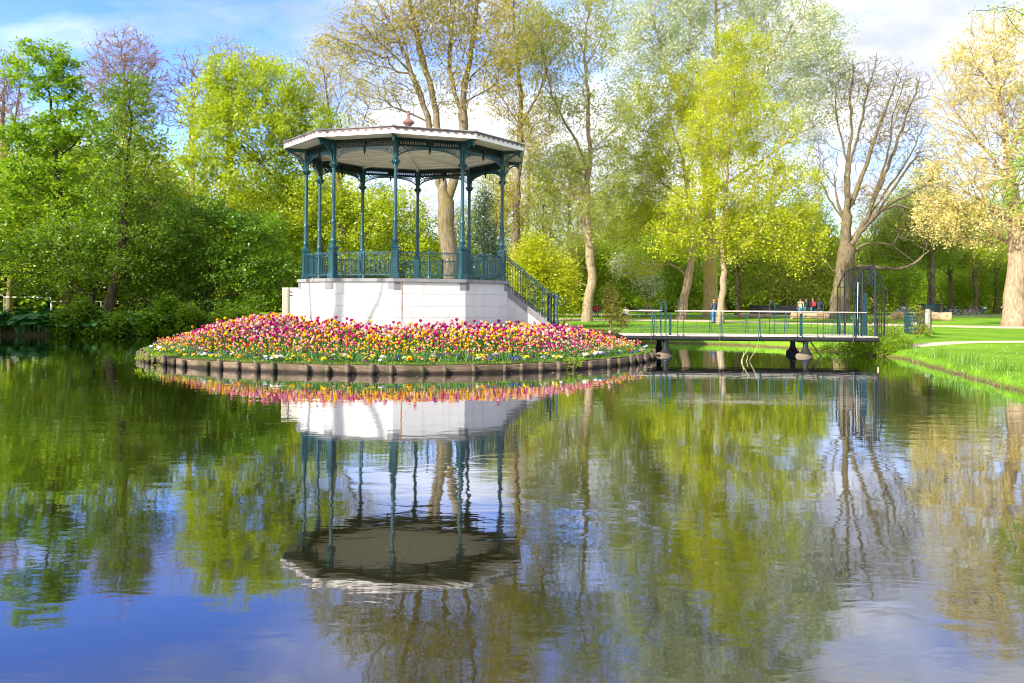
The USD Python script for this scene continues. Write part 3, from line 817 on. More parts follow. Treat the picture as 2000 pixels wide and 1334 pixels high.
for th in faces:
    fa = part(roof, 'fascia', rotz(MB().box(-fhw, fhw, -aR, -aR + 0.035, 7.975, 8.20).done(), th), 'white_paint')
    part(roof, 'scalloped_trim', rotz(MB().extrude(scal, 0.012, XZ(-aR - 0.002)).done(), th), 'mauve_paint')
    part(roof, 'drip_moulding', rotz(MB().box(-fhw, fhw, -aR - 0.03, -aR + 0.0, 7.962, 7.985, 0.004).done(), th), 'white_paint')
    # soffit boards run along the eaves
    mb = MB()
    for b in range(7):
        r0_, r1_ = apc + 0.07 + b * 0.095, apc + 0.07 + (b + 1) * 0.095 - 0.008
        if r1_ > aR - 0.01:
            break
        t18 = math.tan(PI / 10)
        pg = sg.Polygon([(-r1_ * t18, -r1_), (r1_ * t18, -r1_), (r0_ * t18, -r0_), (-r0_ * t18, -r0_)])
        m_ = trimesh.creation.extrude_polygon(pg, 0.02, engine='earcut')
        T = np.eye(4)
        T[2, 3] = SOF
        mb.tri(m_, T)
    part(roof, 'soffit_boards', rotz(mb.done(), th), 'cream_board')
part(band, 'ceiling', (np.vstack([deca(RR - 0.05, SOF + 0.025), [[0, 0, 8.06]]]), np.array([[(j + 1) % 10, j, 10] for j in range(10)])), 'cream_board')
ceil = stage.GetPrimAtPath('/World/bandstand/ceiling')
for k, a in enumerate(corners):
    d = np.array([math.sin(a), -math.cos(a), 0])
    s = np.array([math.cos(a), math.sin(a), 0])
    q0, q1 = d * (RC - 0.1), d * 0.22
    pts = []
    for p_, z0_ in ((q0, SOF), (q1, 8.035)):
        for sx in (-0.05, 0.05):
            for dz in (-0.055, 0.02):
                pts.append(p_ + s * sx + [0, 0, z0_ + dz])
    part(ceil, 'ceiling_rib', MB().tri(hull(pts)).done(), 'cream_board')
    th = faces[k]
    bt = MB()
    for rr_ in (1.0, 1.9, 2.8, 3.4):
        x_ = rr_ * math.tan(PI / 10) - 0.08
        bt.box(-x_, x_, -rr_ - 0.02, -rr_ + 0.02, 8.0 + (4 - rr_) * 0.012 - 0.012, 8.0 + (4 - rr_) * 0.012 + 0.03)
    part(ceil, 'batten', rotz(bt.done(), th), 'cream_board')
part(ceil, 'ceiling_boss', MB().lathe([(0.0, 7.90), (0.10, 7.92), (0.18, 7.97), (0.26, 8.0), (0.26, 8.06)], 16).done(), 'cream_board', smooth=40)
part(band, 'finial', MB().lathe([(0.20, 8.95), (0.17, 9.02), (0.10, 9.08), (0.09, 9.16), (0.15, 9.24), (0.24, 9.30), (0.25, 9.35), (0.21, 9.40), (0.13, 9.46), (0.07, 9.52), (0.055, 9.62), (0.085, 9.66), (0.05, 9.70), (0.045, 9.74), (0.06, 9.79), (0.0, 9.84)], 18).done(), 'pink_copper', smooth=40)

# stairs on the side of the bridge
stair = part(band, 'stairs', MB().box(0.2, 0.5, -1.06, 1.06, 0.4, FL - 0.2).done(), 'white_stone')   # under the landing; steps follow
UsdGeom.Xformable(stair).AddTranslateOp().Set(Gf.Vec3d(ap - 0.25, 0, 0))
SX = 0.22                                       # steps start here, local to the stairs
nst, rise, run = 10, (FL - 0.95) / 10, 0.225
for q in range(nst):
    z1 = FL - 0.02 - q * rise
    part(stair, 'step', MB().box(SX + q * run, SX + (q + 1) * run + 0.03, -1.05, 1.05, z1 - rise - 0.02, z1 - rise + 0.0, 0.008).box(SX + q * run, SX + (q + 1) * run - 0.005, -1.05, 1.05, 0.45, z1 - rise - 0.022).done(), 'grey_coping')
for s in (-1, 1):
    prof = sg.Polygon([(SX + 0.02, 0.45), (SX + 0.02, 2.32), (SX + 1.70, 1.02), (SX + 2.0, 0.85), (SX + 2.0, 0.45)])
    part(stair, 'flank_wall', MB().extrude(prof, 0.17, XZ(s * 1.17 + 0.085)).done(), 'white_stone')
    cop = sg.Polygon([(SX + 0.02, 2.32), (SX + 0.02, 2.60), (SX + 1.85, 1.17), (SX + 2.1, 1.05), (SX + 2.1, 0.84), (SX + 1.70, 1.02)])
    part(stair, 'flank_coping', MB().extrude(cop, 0.23, XZ(s * 1.17 + 0.115)).done(), 'grey_coping')
    rl = MB().tube([(SX - 0.05, s * 1.15, 3.88), (SX + 0.05, s * 1.15, 3.84), (SX + 1.72, s * 1.15, 2.46)], 0.024, 6).tube([(SX + 0.0, s * 1.15, 3.75), (SX + 1.72, s * 1.15, 2.36)], 0.014, 5)
    rl.tube([(SX + 0.0, s * 1.15, 2.80), (SX + 1.72, s * 1.15, 1.44)], 0.014, 5)
    hr = part(stair, 'stair_handrail', rl.done(), 'bridge_iron')
    bal = MB()
    for q in range(17):
        x = SX + 0.02 + q * 0.105
        zb = 2.62 - (x - SX) * 0.785
        zt = 3.86 - (x - SX - 0.05) * 0.826
        bal.bar((x, s * 1.15, zb), (x, s * 1.15, zt), 0.010, 5)
    part(stair, 'stair_balusters', bal.done(), 'bridge_iron')
    for nx_, mt in ((1.74, 'iron_dark'), (1.98, 'iron')):
        part(stair, 'newel_post', MB().lathe([(0.055, 0.9), (0.055, 1.35), (0.04, 1.40), (0.034, 1.5), (0.038, 2.2), (0.05, 2.28), (0.05, 2.36), (0.03, 2.39), (0.045, 2.44), (0.0, 2.50)], 10, (SX + nx_, s * 1.15, 0)).done(), mt, smooth=40)
    vo = [(SX + 1.98 + 0.06 + 0.30 * math.sin(t) * (1 - t / 9), s * 1.15, 2.14 + 0.17 * math.cos(t)) for t in np.linspace(0, 3.9, 14)]
    part(stair, 'volute', MB().tube([(SX + 1.78, s * 1.15, 2.38)] + vo, 0.014, 5).done(), 'iron', smooth=True)

# metal cabinet against the left of the plinth
cab = thing('metal_cabinet', 'beige metal service cabinet beside the left end of the white plinth', 'cabinet', (CX - 4.36, CY - 0.55, 0), 0)
part(cab, 'housing', MB().box(-0.20, 0.22, -0.35, 0.35, 0.75, 2.60, 0.01).done(), 'beige_metal')
part(cab, 'side_leaf', MB().box(-0.45, -0.205, -0.40, -0.36, 1.42, 2.60, 0.004).done(), 'beige_metal')
part(cab, 'door_panel', MB().box(-0.42, -0.235, -0.412, -0.401, 1.48, 2.54, 0.003).done(), 'beige_panel')
for z in (2.42, 2.28):
    part(cab, 'hinge', MB().box(-0.16, -0.06, -0.375, -0.352, z, z + 0.03, 0.003).done(), 'black_steel')

# ================================================================== TREES


def resample(pts, step):
    p = np.asarray(pts, float)
    d = np.concatenate([[0], np.cumsum(np.linalg.norm(np.diff(p, axis=0), axis=1))])
    n = max(2, int(d[-1] / step) + 1)
    s = np.linspace(0, d[-1], n)
    q = np.stack([np.interp(s, d, p[:, k]) for k in range(3)], 1)
    for _ in range(2):
        if n > 3:
            q[1:-1] = 0.25 * q[:-2] + 0.5 * q[1:-1] + 0.25 * q[2:]
    return q


def grow(rng, lines, pts, r0, tip, bf=0.35, step=0.7, limb_r=None, sweep=0.45, wig=0.05):
    """A tree skeleton: given trunk and limb lines, each attractor point joins the nearest twig by the shortest way to the root. Returns positions, parents, radii."""
    cap = sum(int(np.linalg.norm(np.diff(np.asarray(l, float), axis=0), axis=1).sum() / step) + 3 for l in lines) + len(pts) * 9 + 50
    pos, par, path, dirs, fixed = np.zeros((cap, 3)), np.full(cap, -1), np.zeros(cap), np.zeros((cap, 3)), np.zeros(cap)
    n = 0

    def put(p, parent):
        nonlocal n
        pos[n], par[n] = p, parent
        if parent >= 0:
            d = p - pos[parent]
            L = np.linalg.norm(d) + 1e-9
            path[n], dirs[n] = path[parent] + L, d / L
        else:
            dirs[n] = (0, 0, 1)
        n += 1
        return n - 1
    for li, l in enumerate(lines):
        q = resample(l, step)
        q[1:-1] += rng.normal(0, wig, (max(0, len(q) - 2), 3))
        if li == 0:
            k = put(q[0], -1)
        else:
            k = int(np.argmin(np.linalg.norm(pos[:n] - q[0], axis=1)))
            if np.linalg.norm(pos[k] - q[0]) > 0.25:
                k = put(q[0], k)
        for qi, p in enumerate(q[1:]):
            k = put(p, k)
            if limb_r and li in limb_r:
                fixed[k] = limb_r[li] * (1 - 0.75 * (qi + 1) / len(q))
    nsk = n
    if len(pts):
        d0 = np.min(np.linalg.norm(pts[:, None] - pos[None, :nsk:2], axis=2), axis=1)
        for p in pts[np.argsort(d0)]:
            dv = p - pos[:n]
            d = np.sqrt(np.einsum('ij,ij->i', dv, dv))
            k = int(np.argmin(d + bf * path[:n] + 0.35 * (d - np.einsum('ij,ij->i', dv, dirs[:n]))))
            L = d[k]
            if L < 0.12:
                continue
            m = max(1, int(L / step))
            a, b = pos[k].copy(), p
            c = a + dirs[k] * L * sweep
            kk = k
            for t in np.linspace(0, 1, m + 1)[1:]:
                q = (1 - t) ** 2 * a + 2 * t * (1 - t) * c + t * t * b
                if t < 1:
                    q = q + rng.normal(0, wig, 3)
                if n >= cap - 2:
                    break
                kk = put(q, kk)
    pos, par = pos[:n], par[:n]
    cnt = np.zeros(n)
    kids = np.zeros(n, int)
    np.add.at(kids, par[1:], 1)
    cnt[kids == 0] = 1
    for k in range(n - 1, 0, -1):
        cnt[par[k]] += cnt[k]
    w = np.zeros(n)
    w[1:] = np.linalg.norm(pos[1:] - pos[par[1:]], axis=1)
    for k in range(n - 1, 0, -1):
        w[par[k]] += w[k]
    rad = tip + (r0 - tip) * (w / max(w[0], 1e-6)) ** (1 / 1.32)
    rad = np.maximum(rad, fixed[:n])
    h = pos[:, 2]
    rad = rad * (1 + 0.35 * np.exp(-np.maximum(h, 0) / (1.6 * r0 + 0.2)) * (rad > 0.5 * r0))
    return pos, par, rad, cnt


def wood(pos, par, rad, cnt, rmin=0.0, sides_big=14):
    n = len(pos)
    ch = [[] for _ in range(n)]
    for k in range(1, n):
        ch[par[k]].append(k)
    mb = MB()
    stack = [(0, None)]
    while stack:
        k, frm = stack.pop()
        chain = [k] if frm is None else [frm, k]
        rr = [rad[k]] if frm is None else [min(rad[frm], rad[k] * 1.15), rad[k]]
        while ch[k]:
            c = sorted(ch[k], key=lambda q: -cnt[q])
            for o in c[1:]:
                if rad[o] >= rmin:
                    stack.append((o, k))
            k = c[0]
            chain.append(k)
            rr.append(rad[k])
        if len(chain) > 1:
            m = rr[min(1, len(rr) - 1)]
            mb.tube(pos[chain], rr, sides_big if m > 0.15 else 6 if m > 0.06 else 4 if m > 0.03 else 3, cap=m > 0.06)
    v, f = mb.done()
    for q in range(3):                        # knots and bends
        v[:, q] += 0.10 * (meshkit.noise(v * 2.2, 40 + q) - 0.5) + 0.035 * (meshkit.noise(v * 6.5, 50 + q) - 0.5)
    return v, f


def leaves(rng, centers, per, sigma, size, up=0.5, slim=0.55, flat=1.0):
    c = np.repeat(np.asarray(centers, float), per, axis=0)
    n = len(c)
    off = rng.normal(0, sigma, (n, 3))
    off[:, 2] *= flat
    p = c + off
    a = rng.normal(0, 1, (n, 3))
    nn = rng.normal(0, 1, (n, 3))
    nn /= np.linalg.norm(nn, axis=1, keepdims=True)
    nn[:, 2] = np.abs(nn[:, 2]) + up
    nn /= np.linalg.norm(nn, axis=1, keepdims=True)
    a -= nn * np.einsum('ij,ij->i', a, nn)[:, None]
    a /= np.linalg.norm(a, axis=1, keepdims=True)
    s = np.cross(nn, a)
    L = size * rng.uniform(0.65, 1.25, n)[:, None]
    v = np.stack([p - a * L * .5, p + s * L * slim * .5 - nn * L * .06, p + a * L * .5 - nn * L * .12, p - s * L * slim * .5 - nn * L * .06], 1).reshape(-1, 3)
    i = np.arange(n)[:, None] * 4
    return v, np.vstack([i + [0, 1, 2], i + [0, 2, 3]])


def in_ellipsoids(rng, ells, n, shell=0.35, clump=0):
    """Random points in a union of ellipsoids (centre, radii), more of them near the skin."""
    vol = np.array([np.prod(e[1]) ** 0.8 for e in ells])
    idx = rng.choice(len(ells), n, p=vol / vol.sum())
    d = rng.normal(0, 1, (n, 3))
    d /= np.linalg.norm(d, axis=1, keepdims=True)
    r = rng.random(n) ** shell
    C, R = np.array([e[0] for e in ells]), np.array([e[1] for e in ells])
    bump = 0.78 + 0.44 * meshkit.noise(d * 2.2 + idx[:, None] * 7.3, 4)
    return C[idx] + d * (r * bump)[:, None] * R[idx]


def leaf_sites(pos, par, rad, cnt, kmax=3):
    return pos[(cnt <= kmax) & (np.arange(len(pos)) > 0)]


def px_ell(base, Y, e):
    """(px, py, rx, ry[, dY, rY]) in photograph pixels at depth Y -> ellipsoid in the tree's own metres."""
    px, py, rx, ry = e[:4]
    dY = e[4] if len(e) > 4 else 0.0
    rY = e[5] if len(e) > 5 else 0.85 * 0.5 * (rx + ry) / FPX * Y
    y = Y + dY
    return P(px, py, y) - base, np.array([rx / FPX * y, rY, ry / FPX * y])


def tree(name, label, Y, base_px, lines, ells, mats, seed, n=500, r0=0.35, tip=0.012, per=20, sigma=0.45, size=0.2, up=0.5, bf=0.35, step=0.7, kmax=3, group=None,
         shell=0.35, cat='tree', rmin=0.0, sites=None, slim=0.55, sweep=0.45, twigs=True, extra=None, wig=0.05, flat=1.0, limb_r=None):
    """A tree whose trunk foot stands under photograph column base_px at Y metres. lines: limbs as (px, py[, dY]); the first is the trunk from the ground up."""
    rng = np.random.default_rng(seed)
    per, size, n, up = int(round(per * (1.7 if per > 11 else 1.9))), size * (1.0 if per > 11 else 1.12), int(n * 1.45), up * 0.4
    sigma = sigma * 0.62
    x = P(base_px, HOR, Y)[0]
    base = np.array([x, Y, gz(x, Y)])
    L = []
    for li, l in enumerate(lines):
        q = [P(p[0], p[1], Y + (p[2] if len(p) > 2 else 0.0)) - base for p in l]
        if li == 0:
            q = [np.array([0, 0, -0.25]), np.array([0, 0, 0.15])] + q
        L.append(q)
    E = [px_ell(base, Y, e) for e in ells]
    pts = in_ellipsoids(rng, E, n, shell)
    pts = pts[pts[:, 2] > 0.5]
    sk = grow(rng, L, pts, r0, tip, bf, step, limb_r=limb_r, sweep=sweep, wig=wig)
    t = thing(name, label, cat, base, 0, group)
    part(t, 'trunk', wood(*sk, rmin=rmin), mats[0], smooth=True)
    if per:
        s = leaf_sites(*sk, kmax=kmax)
        if sites and len(s) > sites:
            s = s[rng.choice(len(s), sites, replace=False)]
        part(t, 'crown', leaves(rng, s, per, sigma, size, up, slim, flat), mats[1])
    return t


if TREES:
    # ---------------- left bank
    tree('maple_tree', 'tall bright green maple at the far left with layered boughs', 56, 135, [[(137, 560), (128, 460), (118, 370), (108, 290), (98, 190), (88, 110)], [(120, 400), (70, 340), (20, 300)], [(112, 320), (150, 270), (190, 240)]],
         [(85, 130, 75, 52), (120, 190, 60, 50), (60, 270, 90, 40), (160, 260, 60, 50), (70, 350, 100, 45), (40, 440, 90, 55), (140, 420, 70, 60)], ('bark_dark', 'leaf_maple'), 21,
         n=520, r0=0.26, per=19, sigma=0.40, size=0.26, up=1.2, flat=0.55)
    tree('alder_tree', 'slender dark trunked alder leaning over the left bank', 51, 208, [[(212, 590), (228, 540), (240, 470), (246, 400), (249, 330), (252, 240), (254, 165)]],
         [(252, 195, 62, 50), (250, 280, 80, 60), (255, 370, 85, 55), (262, 450, 80, 45), (235, 520, 90, 40)], ('bark_dark', 'leaf_alder'), 22,
         n=430, r0=0.26, per=15, sigma=0.42, size=0.20, up=0.8, flat=0.7)
    tree('hornbeam_tree', 'dense dark green spreading tree on the left bank behind the flowers', 54, 405, [[(405, 570), (412, 500), (425, 440)], [(405, 585), (370, 540), (345, 480)], [(408, 575), (460, 530), (500, 470)]],
         [(400, 430, 95, 50), (480, 460, 90, 60), (360, 500, 85, 55), (440, 520, 120, 50), (530, 540, 65, 50), (330, 560, 80, 40), (470, 590, 110, 28)], ('bark_dark', 'leaf_hornbeam'), 23,
         n=760, r0=0.25, per=18, sigma=0.42, size=0.20, up=1.0, flat=0.6)
    tree('hornbeam_tree', 'shaded dark green tree leaning out over the water on the left bank', 52, 180, [[(178, 560), (160, 500), (140, 450)], [(180, 590), (200, 520), (215, 460)], [(178, 580), (120, 540), (60, 500)]],
         [(140, 470, 90, 50), (60, 500, 80, 45), (200, 520, 110, 45), (300, 500, 60, 50), (110, 560, 90, 28), (280, 580, 70, 28)], ('bark_dark', 'leaf_shade'), 24,
         n=560, r0=0.24, per=15, sigma=0.42, size=0.20, up=1.0, flat=0.6)
    tree('understorey_tree', 'young yellow green tree behind the white barrier at the left edge', 66, 18, [[(20, 540), (22, 480), (25, 420)]],
         [(20, 460, 70, 60), (70, 520, 60, 45), (-20, 400, 60, 80)], ('bark_tan', 'leaf_lime'), 25, n=360, r0=0.22, per=26, sigma=0.5, size=0.24)
    tree('red_twig_tree', 'tall bare tree with reddish twigs rising behind the left trees', 100, 240, [[(240, 520), (240, 300), (242, 180), (244, 110)]],
         [(245, 110, 78, 58), (200, 150, 50, 45), (285, 150, 50, 50), (240, 200, 90, 60)], ('bark_red', 'leaf_rust'), 26,
         n=1100, r0=0.45, tip=0.030, per=5, sigma=0.35, size=0.17, kmax=2, step=1.0, shell=0.5, bf=0.25)
    tree('bare_tree', 'pale bare tree with thin upright twigs between red twig tree and lime green tree', 102, 372, [[(372, 520), (374, 300), (376, 180)]],
         [(372, 140, 45, 55), (350, 200, 50, 60), (400, 220, 40, 60)], ('bark_red', 'leaf_rust'), 27, n=520, r0=0.35, tip=0.030, per=2, sigma=0.3, size=0.15, kmax=2, step=1.0, shell=0.5, bf=0.25)
    tree('bare_tree', 'pale tree with olive buds peeping over the lime green tree', 104, 452, [[(452, 520), (450, 300), (446, 160)]],
         [(445, 110, 50, 45), (500, 130, 50, 40), (430, 180, 50, 60)], ('bark_tan', 'leaf_olive'), 28, n=560, r0=0.35, tip=0.02, per=5, sigma=0.35, size=0.17, kmax=2, step=1.0, shell=0.5, bf=0.25)
    tree('bare_tree', 'bare reddish brown tree cut by the left edge of the picture', 94, 0, [[(0, 520), (4, 300), (6, 180)], [(2, 330), (30, 240), (40, 150)]],
         [(10, 160, 50, 70), (-30, 200, 60, 90), (30, 230, 40, 60)], ('bark_red', 'leaf_rust'), 29, n=620, r0=0.40, tip=0.030, per=4, sigma=0.35, size=0.17, kmax=2, step=1.0, shell=0.5, bf=0.25)
    # ---------------- behind the bandstand
    tree('lime_green_tree', 'broad lime green tree with leaning dark trunk left of the bandstand', 68, 632, [[(632, 560), (622, 480), (606, 400), (598, 330), (560, 260), (520, 190)], [(618, 460), (580, 400), (540, 350), (490, 300), (430, 260)], [(606, 400), (622, 300), (640, 220)], [(624, 490), (600, 470), (560, 455), (500, 450)]],
         [(470, 150, 85, 50), (540, 180, 80, 70), (420, 210, 75, 60), (480, 260, 110, 75), (600, 260, 75, 80), (400, 320, 60, 60), (500, 350, 100, 70), (600, 400, 90, 70), (690, 430, 90, 60), (460, 420, 70, 50), (560, 470, 90, 50), (690, 500, 80, 40), (780, 430, 70, 60), (820, 500, 60, 45)], ('bark_brown', 'leaf_lime'), 31,
         n=1350, r0=0.45, tip=0.014, per=24, sigma=0.48, size=0.25, up=0.7)
    tree('olive_budded_tree', 'thin tree with olive buds above the left end of the bandstand roof', 84, 672, [[(672, 520), (668, 400), (655, 300), (640, 200), (630, 120)], [(664, 360), (700, 280), (720, 210)]],
         [(625, 120, 55, 55), (600, 190, 50, 50), (660, 180, 70, 70), (690, 260, 60, 60), (640, 290, 60, 60)], ('bark_brown', 'leaf_olive'), 32,
         n=520, r0=0.32, tip=0.016, per=9, sigma=0.45, size=0.19, kmax=2, step=0.9)
    tree('big_central_tree', 'big forked tree with sparse olive buds directly behind the bandstand', 62, 882, [[(883, 560), (878, 490), (872, 420), (866, 365), (860, 300), (852, 230), (838, 160), (820, 90), (800, 0), (790, -80)],
          [(868, 380), (848, 330), (842, 250), (822, 190), (800, 130), (770, 60), (735, 0), (715, -60)], [(872, 400), (890, 340), (905, 250), (904, 180), (915, 120), (930, 40), (935, -60)],
          [(845, 245), (800, 212), (750, 208), (700, 215)], [(812, 150), (760, 100), (720, 60), (680, 30)], [(905, 200), (950, 180), (985, 150)], [(905, 230), (880, 160), (880, 90), (890, 0)], [(876, 445), (840, 420), (815, 395)]],
         [(760, 60, 110, 90), (840, 20, 90, 110), (920, 40, 90, 120), (690, 90, 80, 60), (800, -80, 120, 70), (920, -90, 90, 70), (980, 120, 60, 70), (760, 180, 80, 40), (890, 170, 60, 60)], ('bark_grey', 'leaf_olive'), 33,
         n=2300, r0=0.60, tip=0.018, per=7, sigma=0.5, size=0.16, kmax=2, step=0.8, bf=0.25, shell=0.5)
    tree('tall_slim_tree', 'tall slim tree with mossy trunk just right of the bandstand roof', 76, 1006, [[(1008, 560), (1008, 450), (1012, 330), (1016, 240), (1014, 150), (1006, 60), (1000, -40)], [(1014, 250), (1050, 190), (1070, 140), (1050, 60), (1040, 0)]],
         [(1010, 40, 60, 100), (1060, 100, 60, 80), (980, 170, 45, 70), (1040, 230, 60, 60), (1010, -50, 70, 50), (1000, 400, 40, 60)], ('bark_grey', 'leaf_olive'), 34,
         n=1000, r0=0.33, tip=0.018, per=11, sigma=0.5, size=0.18, kmax=2, step=0.9)
    tree('crooked_tree', 'tall crooked tree with pale trunk standing right of the bandstand stairs', 68, 1146, [[(1149, 590), (1158, 530), (1150, 480), (1146, 420), (1148, 350), (1142, 300), (1110, 250), (1085, 210), (1070, 150), (1055, 90), (1030, 30)], [(1148, 345), (1155, 290), (1146, 230), (1150, 180), (1138, 110), (1150, 30), (1160, -30)], [(1150, 300), (1190, 260), (1230, 230)], [(1144, 330), (1100, 330), (1060, 300)]],
         [(1060, 80, 60, 80), (1150, 60, 70, 90), (1110, 200, 60, 60), (1160, 330, 90, 60), (1090, 330, 70, 60), (1200, 250, 60, 60), (1140, 430, 80, 60), (1090, 500, 60, 45), (1160, -40, 70, 50)], ('bark_pale', 'leaf_soft'), 35,
         n=1250, r0=0.36, tip=0.018, per=11, sigma=0.5, size=0.17, kmax=2, step=0.8)
    # ---------------- right of centre
    tree('silver_poplar', 'huge pale silvery poplar towering over the trees right of centre', 81, 1388, [[(1388, 560), (1386, 420), (1382, 300), (1395, 180), (1400, 60), (1395, -60)], [(1384, 320), (1340, 220), (1300, 120), (1270, 20)], [(1384, 300), (1450, 200), (1510, 110), (1560, 30)], [(1390, 240), (1350, 100), (1340, -20)], [(1386, 380), (1480, 320), (1560, 260)]],
         [(1240, 90, 70, 90), (1310, 20, 90, 110), (1420, -20, 110, 90), (1540, 60, 100, 110), (1600, 110, 70, 90), (1230, 190, 55, 60), (1570, 220, 70, 70), (1480, 150, 90, 80), (1360, 120, 90, 90), (1520, -70, 90, 60), (1400, -110, 100, 50), (1300, -60, 80, 60)], ('bark_yellow', 'leaf_silver'), 41,
         n=1500, r0=0.62, tip=0.02, per=24, sigma=0.62, size=0.24, kmax=3, step=1.0, up=0.2, bf=0.25)
    tree('yellow_maple', 'yellow green maple with slanting trunk, left of the standing man', 75, 1329, [[(1334, 590), (1348, 530), (1351, 450), (1346, 390), (1335, 320), (1310, 240), (1300, 170)], [(1350, 440), (1380, 380), (1400, 330)], [(1346, 400), (1300, 360), (1250, 340)], [(1340, 350), (1370, 260), (1375, 190)]],
         [(1300, 210, 75, 70), (1260, 320, 80, 70), (1340, 300, 90, 80), (1230, 420, 70, 60), (1310, 420, 80, 60), (1360, 190, 60, 70), (1250, 510, 60, 35)], ('bark_pale', 'leaf_yellow'), 42,
         n=900, r0=0.36, tip=0.013, per=17, sigma=0.46, size=0.22, up=0.8, kmax=2)
    tree('yellow_maple', 'yellow green maple with straight pale trunk, right of the standing man', 64, 1406, [[(1411, 590), (1414, 530), (1411, 470), (1416, 400), (1424, 300), (1432, 210), (1440, 140)], [(1413, 520), (1445, 490), (1480, 455), (1510, 400), (1540, 330)], [(1413, 470), (1350, 460), (1300, 450)], [(1416, 430), (1460, 380), (1500, 330)], [(1420, 340), (1380, 260), (1370, 180)]],
         [(1430, 170, 70, 70), (1400, 260, 90, 70), (1490, 260, 80, 70), (1450, 360, 110, 70), (1540, 370, 70, 80), (1380, 400, 90, 55), (1500, 450, 90, 60), (1420, 470, 90, 45), (1560, 470, 60, 60), (1310, 470, 60, 40), (1450, 90, 60, 50)], ('bark_pale', 'leaf_yellow'), 43,
         n=1250, r0=0.25, tip=0.013, per=17, sigma=0.42, size=0.21, up=0.8, kmax=2)
    tree('old_bare_tree', 'old gnarled tree with fan of bare limbs behind the gate', 80, 1638, [[(1643, 570), (1648, 530), (1655, 492), (1652, 450), (1654, 390), (1656, 320), (1664, 250), (1660, 190), (1668, 140)],
          [(1654, 492), (1672, 462), (1695, 420), (1725, 350), (1755, 270), (1780, 200), (1795, 160)], [(1656, 486), (1690, 440), (1725, 405), (1770, 380), (1810, 360)], [(1656, 500), (1690, 476), (1720, 470), (1750, 484), (1785, 512)],
          [(1652, 525), (1690, 520), (1725, 525), (1765, 527), (1790, 512), (1815, 490)], [(1653, 445), (1640, 410), (1634, 380), (1630, 352)], [(1656, 325), (1645, 280), (1634, 220), (1632, 170)], [(1657, 330), (1675, 270), (1690, 200), (1705, 140), (1712, 110)],
          [(1654, 420), (1685, 340), (1712, 260), (1740, 190), (1757, 140)], [(1652, 440), (1628, 400), (1606, 360), (1590, 330)], [(1650, 552), (1620, 520), (1605, 500), (1570, 490)], [(1680, 448), (1725, 380), (1775, 310), (1805, 245)],
          [(1695, 420), (1735, 300), (1745, 220), (1770, 150)], [(1700, 436), (1760, 345), (1800, 290)], [(1720, 408), (1770, 400), (1800, 420), (1830, 430)]],
         [(1690, 165, 80, 65), (1765, 200, 60, 85), (1645, 190, 45, 70), (1800, 320, 60, 75), (1725, 270, 85, 80), (1600, 330, 35, 70), (1805, 430, 60, 60), (1830, 350, 40, 70), (1690, 380, 60, 50)], ('bark_tan', 'leaf_olive'), 44,
         n=3600, r0=0.80, tip=0.020, per=1, sigma=0.3, size=0.16, kmax=1, step=0.6, bf=0.12, shell=0.6, wig=0.045, sweep=0.25, limb_r={0: 0.27, 1: 0.21, 2: 0.18, 3: 0.15, 4: 0.26, 5: 0.18, 7: 0.08, 8: 0.13, 9: 0.10, 10: 0.10, 11: 0.12})
    tree('peach_plane_tree', 'huge plane tree with thick pale trunk and tan young leaves at the right edge', 62, 1979, [[(1980, 600), (1984, 560), (1988, 500), (1986, 430), (1975, 350), (1962, 260), (1950, 180), (1940, 100)], [(1986, 450), (1930, 400), (1880, 370), (1830, 370)], [(1978, 370), (1920, 280), (1870, 230), (1830, 150)], [(1970, 310), (2010, 220), (2020, 120)], [(1986, 480), (1920, 455), (1870, 470)], [(1950, 190), (1900, 120), (1880, 60)]],
         [(1870, 370, 90, 75), (1950, 290, 80, 80), (1880, 220, 70, 70), (1960, 150, 80, 80), (1890, 120, 60, 50), (1910, 440, 90, 50), (1840, 430, 60, 45), (2010, 380, 70, 90), (2030, 220, 60, 100), (1960, 60, 70, 50), (1845, 300, 45, 55)], ('bark_pale', 'leaf_peach'), 45,
         n=1700, r0=0.66, tip=0.015, per=9, sigma=0.34, size=0.17, kmax=2, step=0.8)
    tree('soft_green_tree', 'pale green tree filling the gap between bare tree and plane tree', 105, 1822, [[(1822, 560), (1820, 480), (1815, 400)]],
         [(1800, 400, 70, 60), (1850, 440, 70, 60), (1760, 450, 60, 50)], ('bark_tan', 'leaf_soft'), 46, n=420, r0=0.32, per=18, sigma=0.6, size=0.25, step=0.9)
    for bp, Y, sd, lab in ((1815, 112, 51, 'slim trunked wood edge tree left of the dark bins'), (1856, 118, 52, 'straight wood edge tree behind the hollow log'), (1905, 116, 53, 'wood edge tree with sunlit trunk behind the parked bicycles'),
                           (1760, 110, 54, 'wood edge tree above the scooter'), (1945, 124, 55, 'dim wood edge tree left of the thick plane trunk'), (1530, 104, 56, 'wood edge tree behind the four walkers'),
                           (1575, 108, 57, 'wood edge tree with twin stems right of the four walkers'), (1440, 100, 58, 'leaning wood edge tree right of the standing man')):
        tree('wood_edge_tree', lab, Y, bp, [[(bp + 2, 560), (bp - 3, 520), (bp + 4, 450)], [(bp, 540), (bp + 14, 500), (bp + 22, 470)]],
             [(bp, 455, 50, 40), (bp + 25, 490, 45, 35), (bp - 25, 500, 45, 35), (bp, 420, 40, 35)], (('bark_pale', 'bark_tan', 'bark_brown')[sd % 3], ('leaf_bush', 'leaf_soft', 'leaf_lime')[sd % 3]), sd,
             n=240, r0=0.30, tip=0.02, per=18, sigma=0.6, size=0.26, step=1.0)
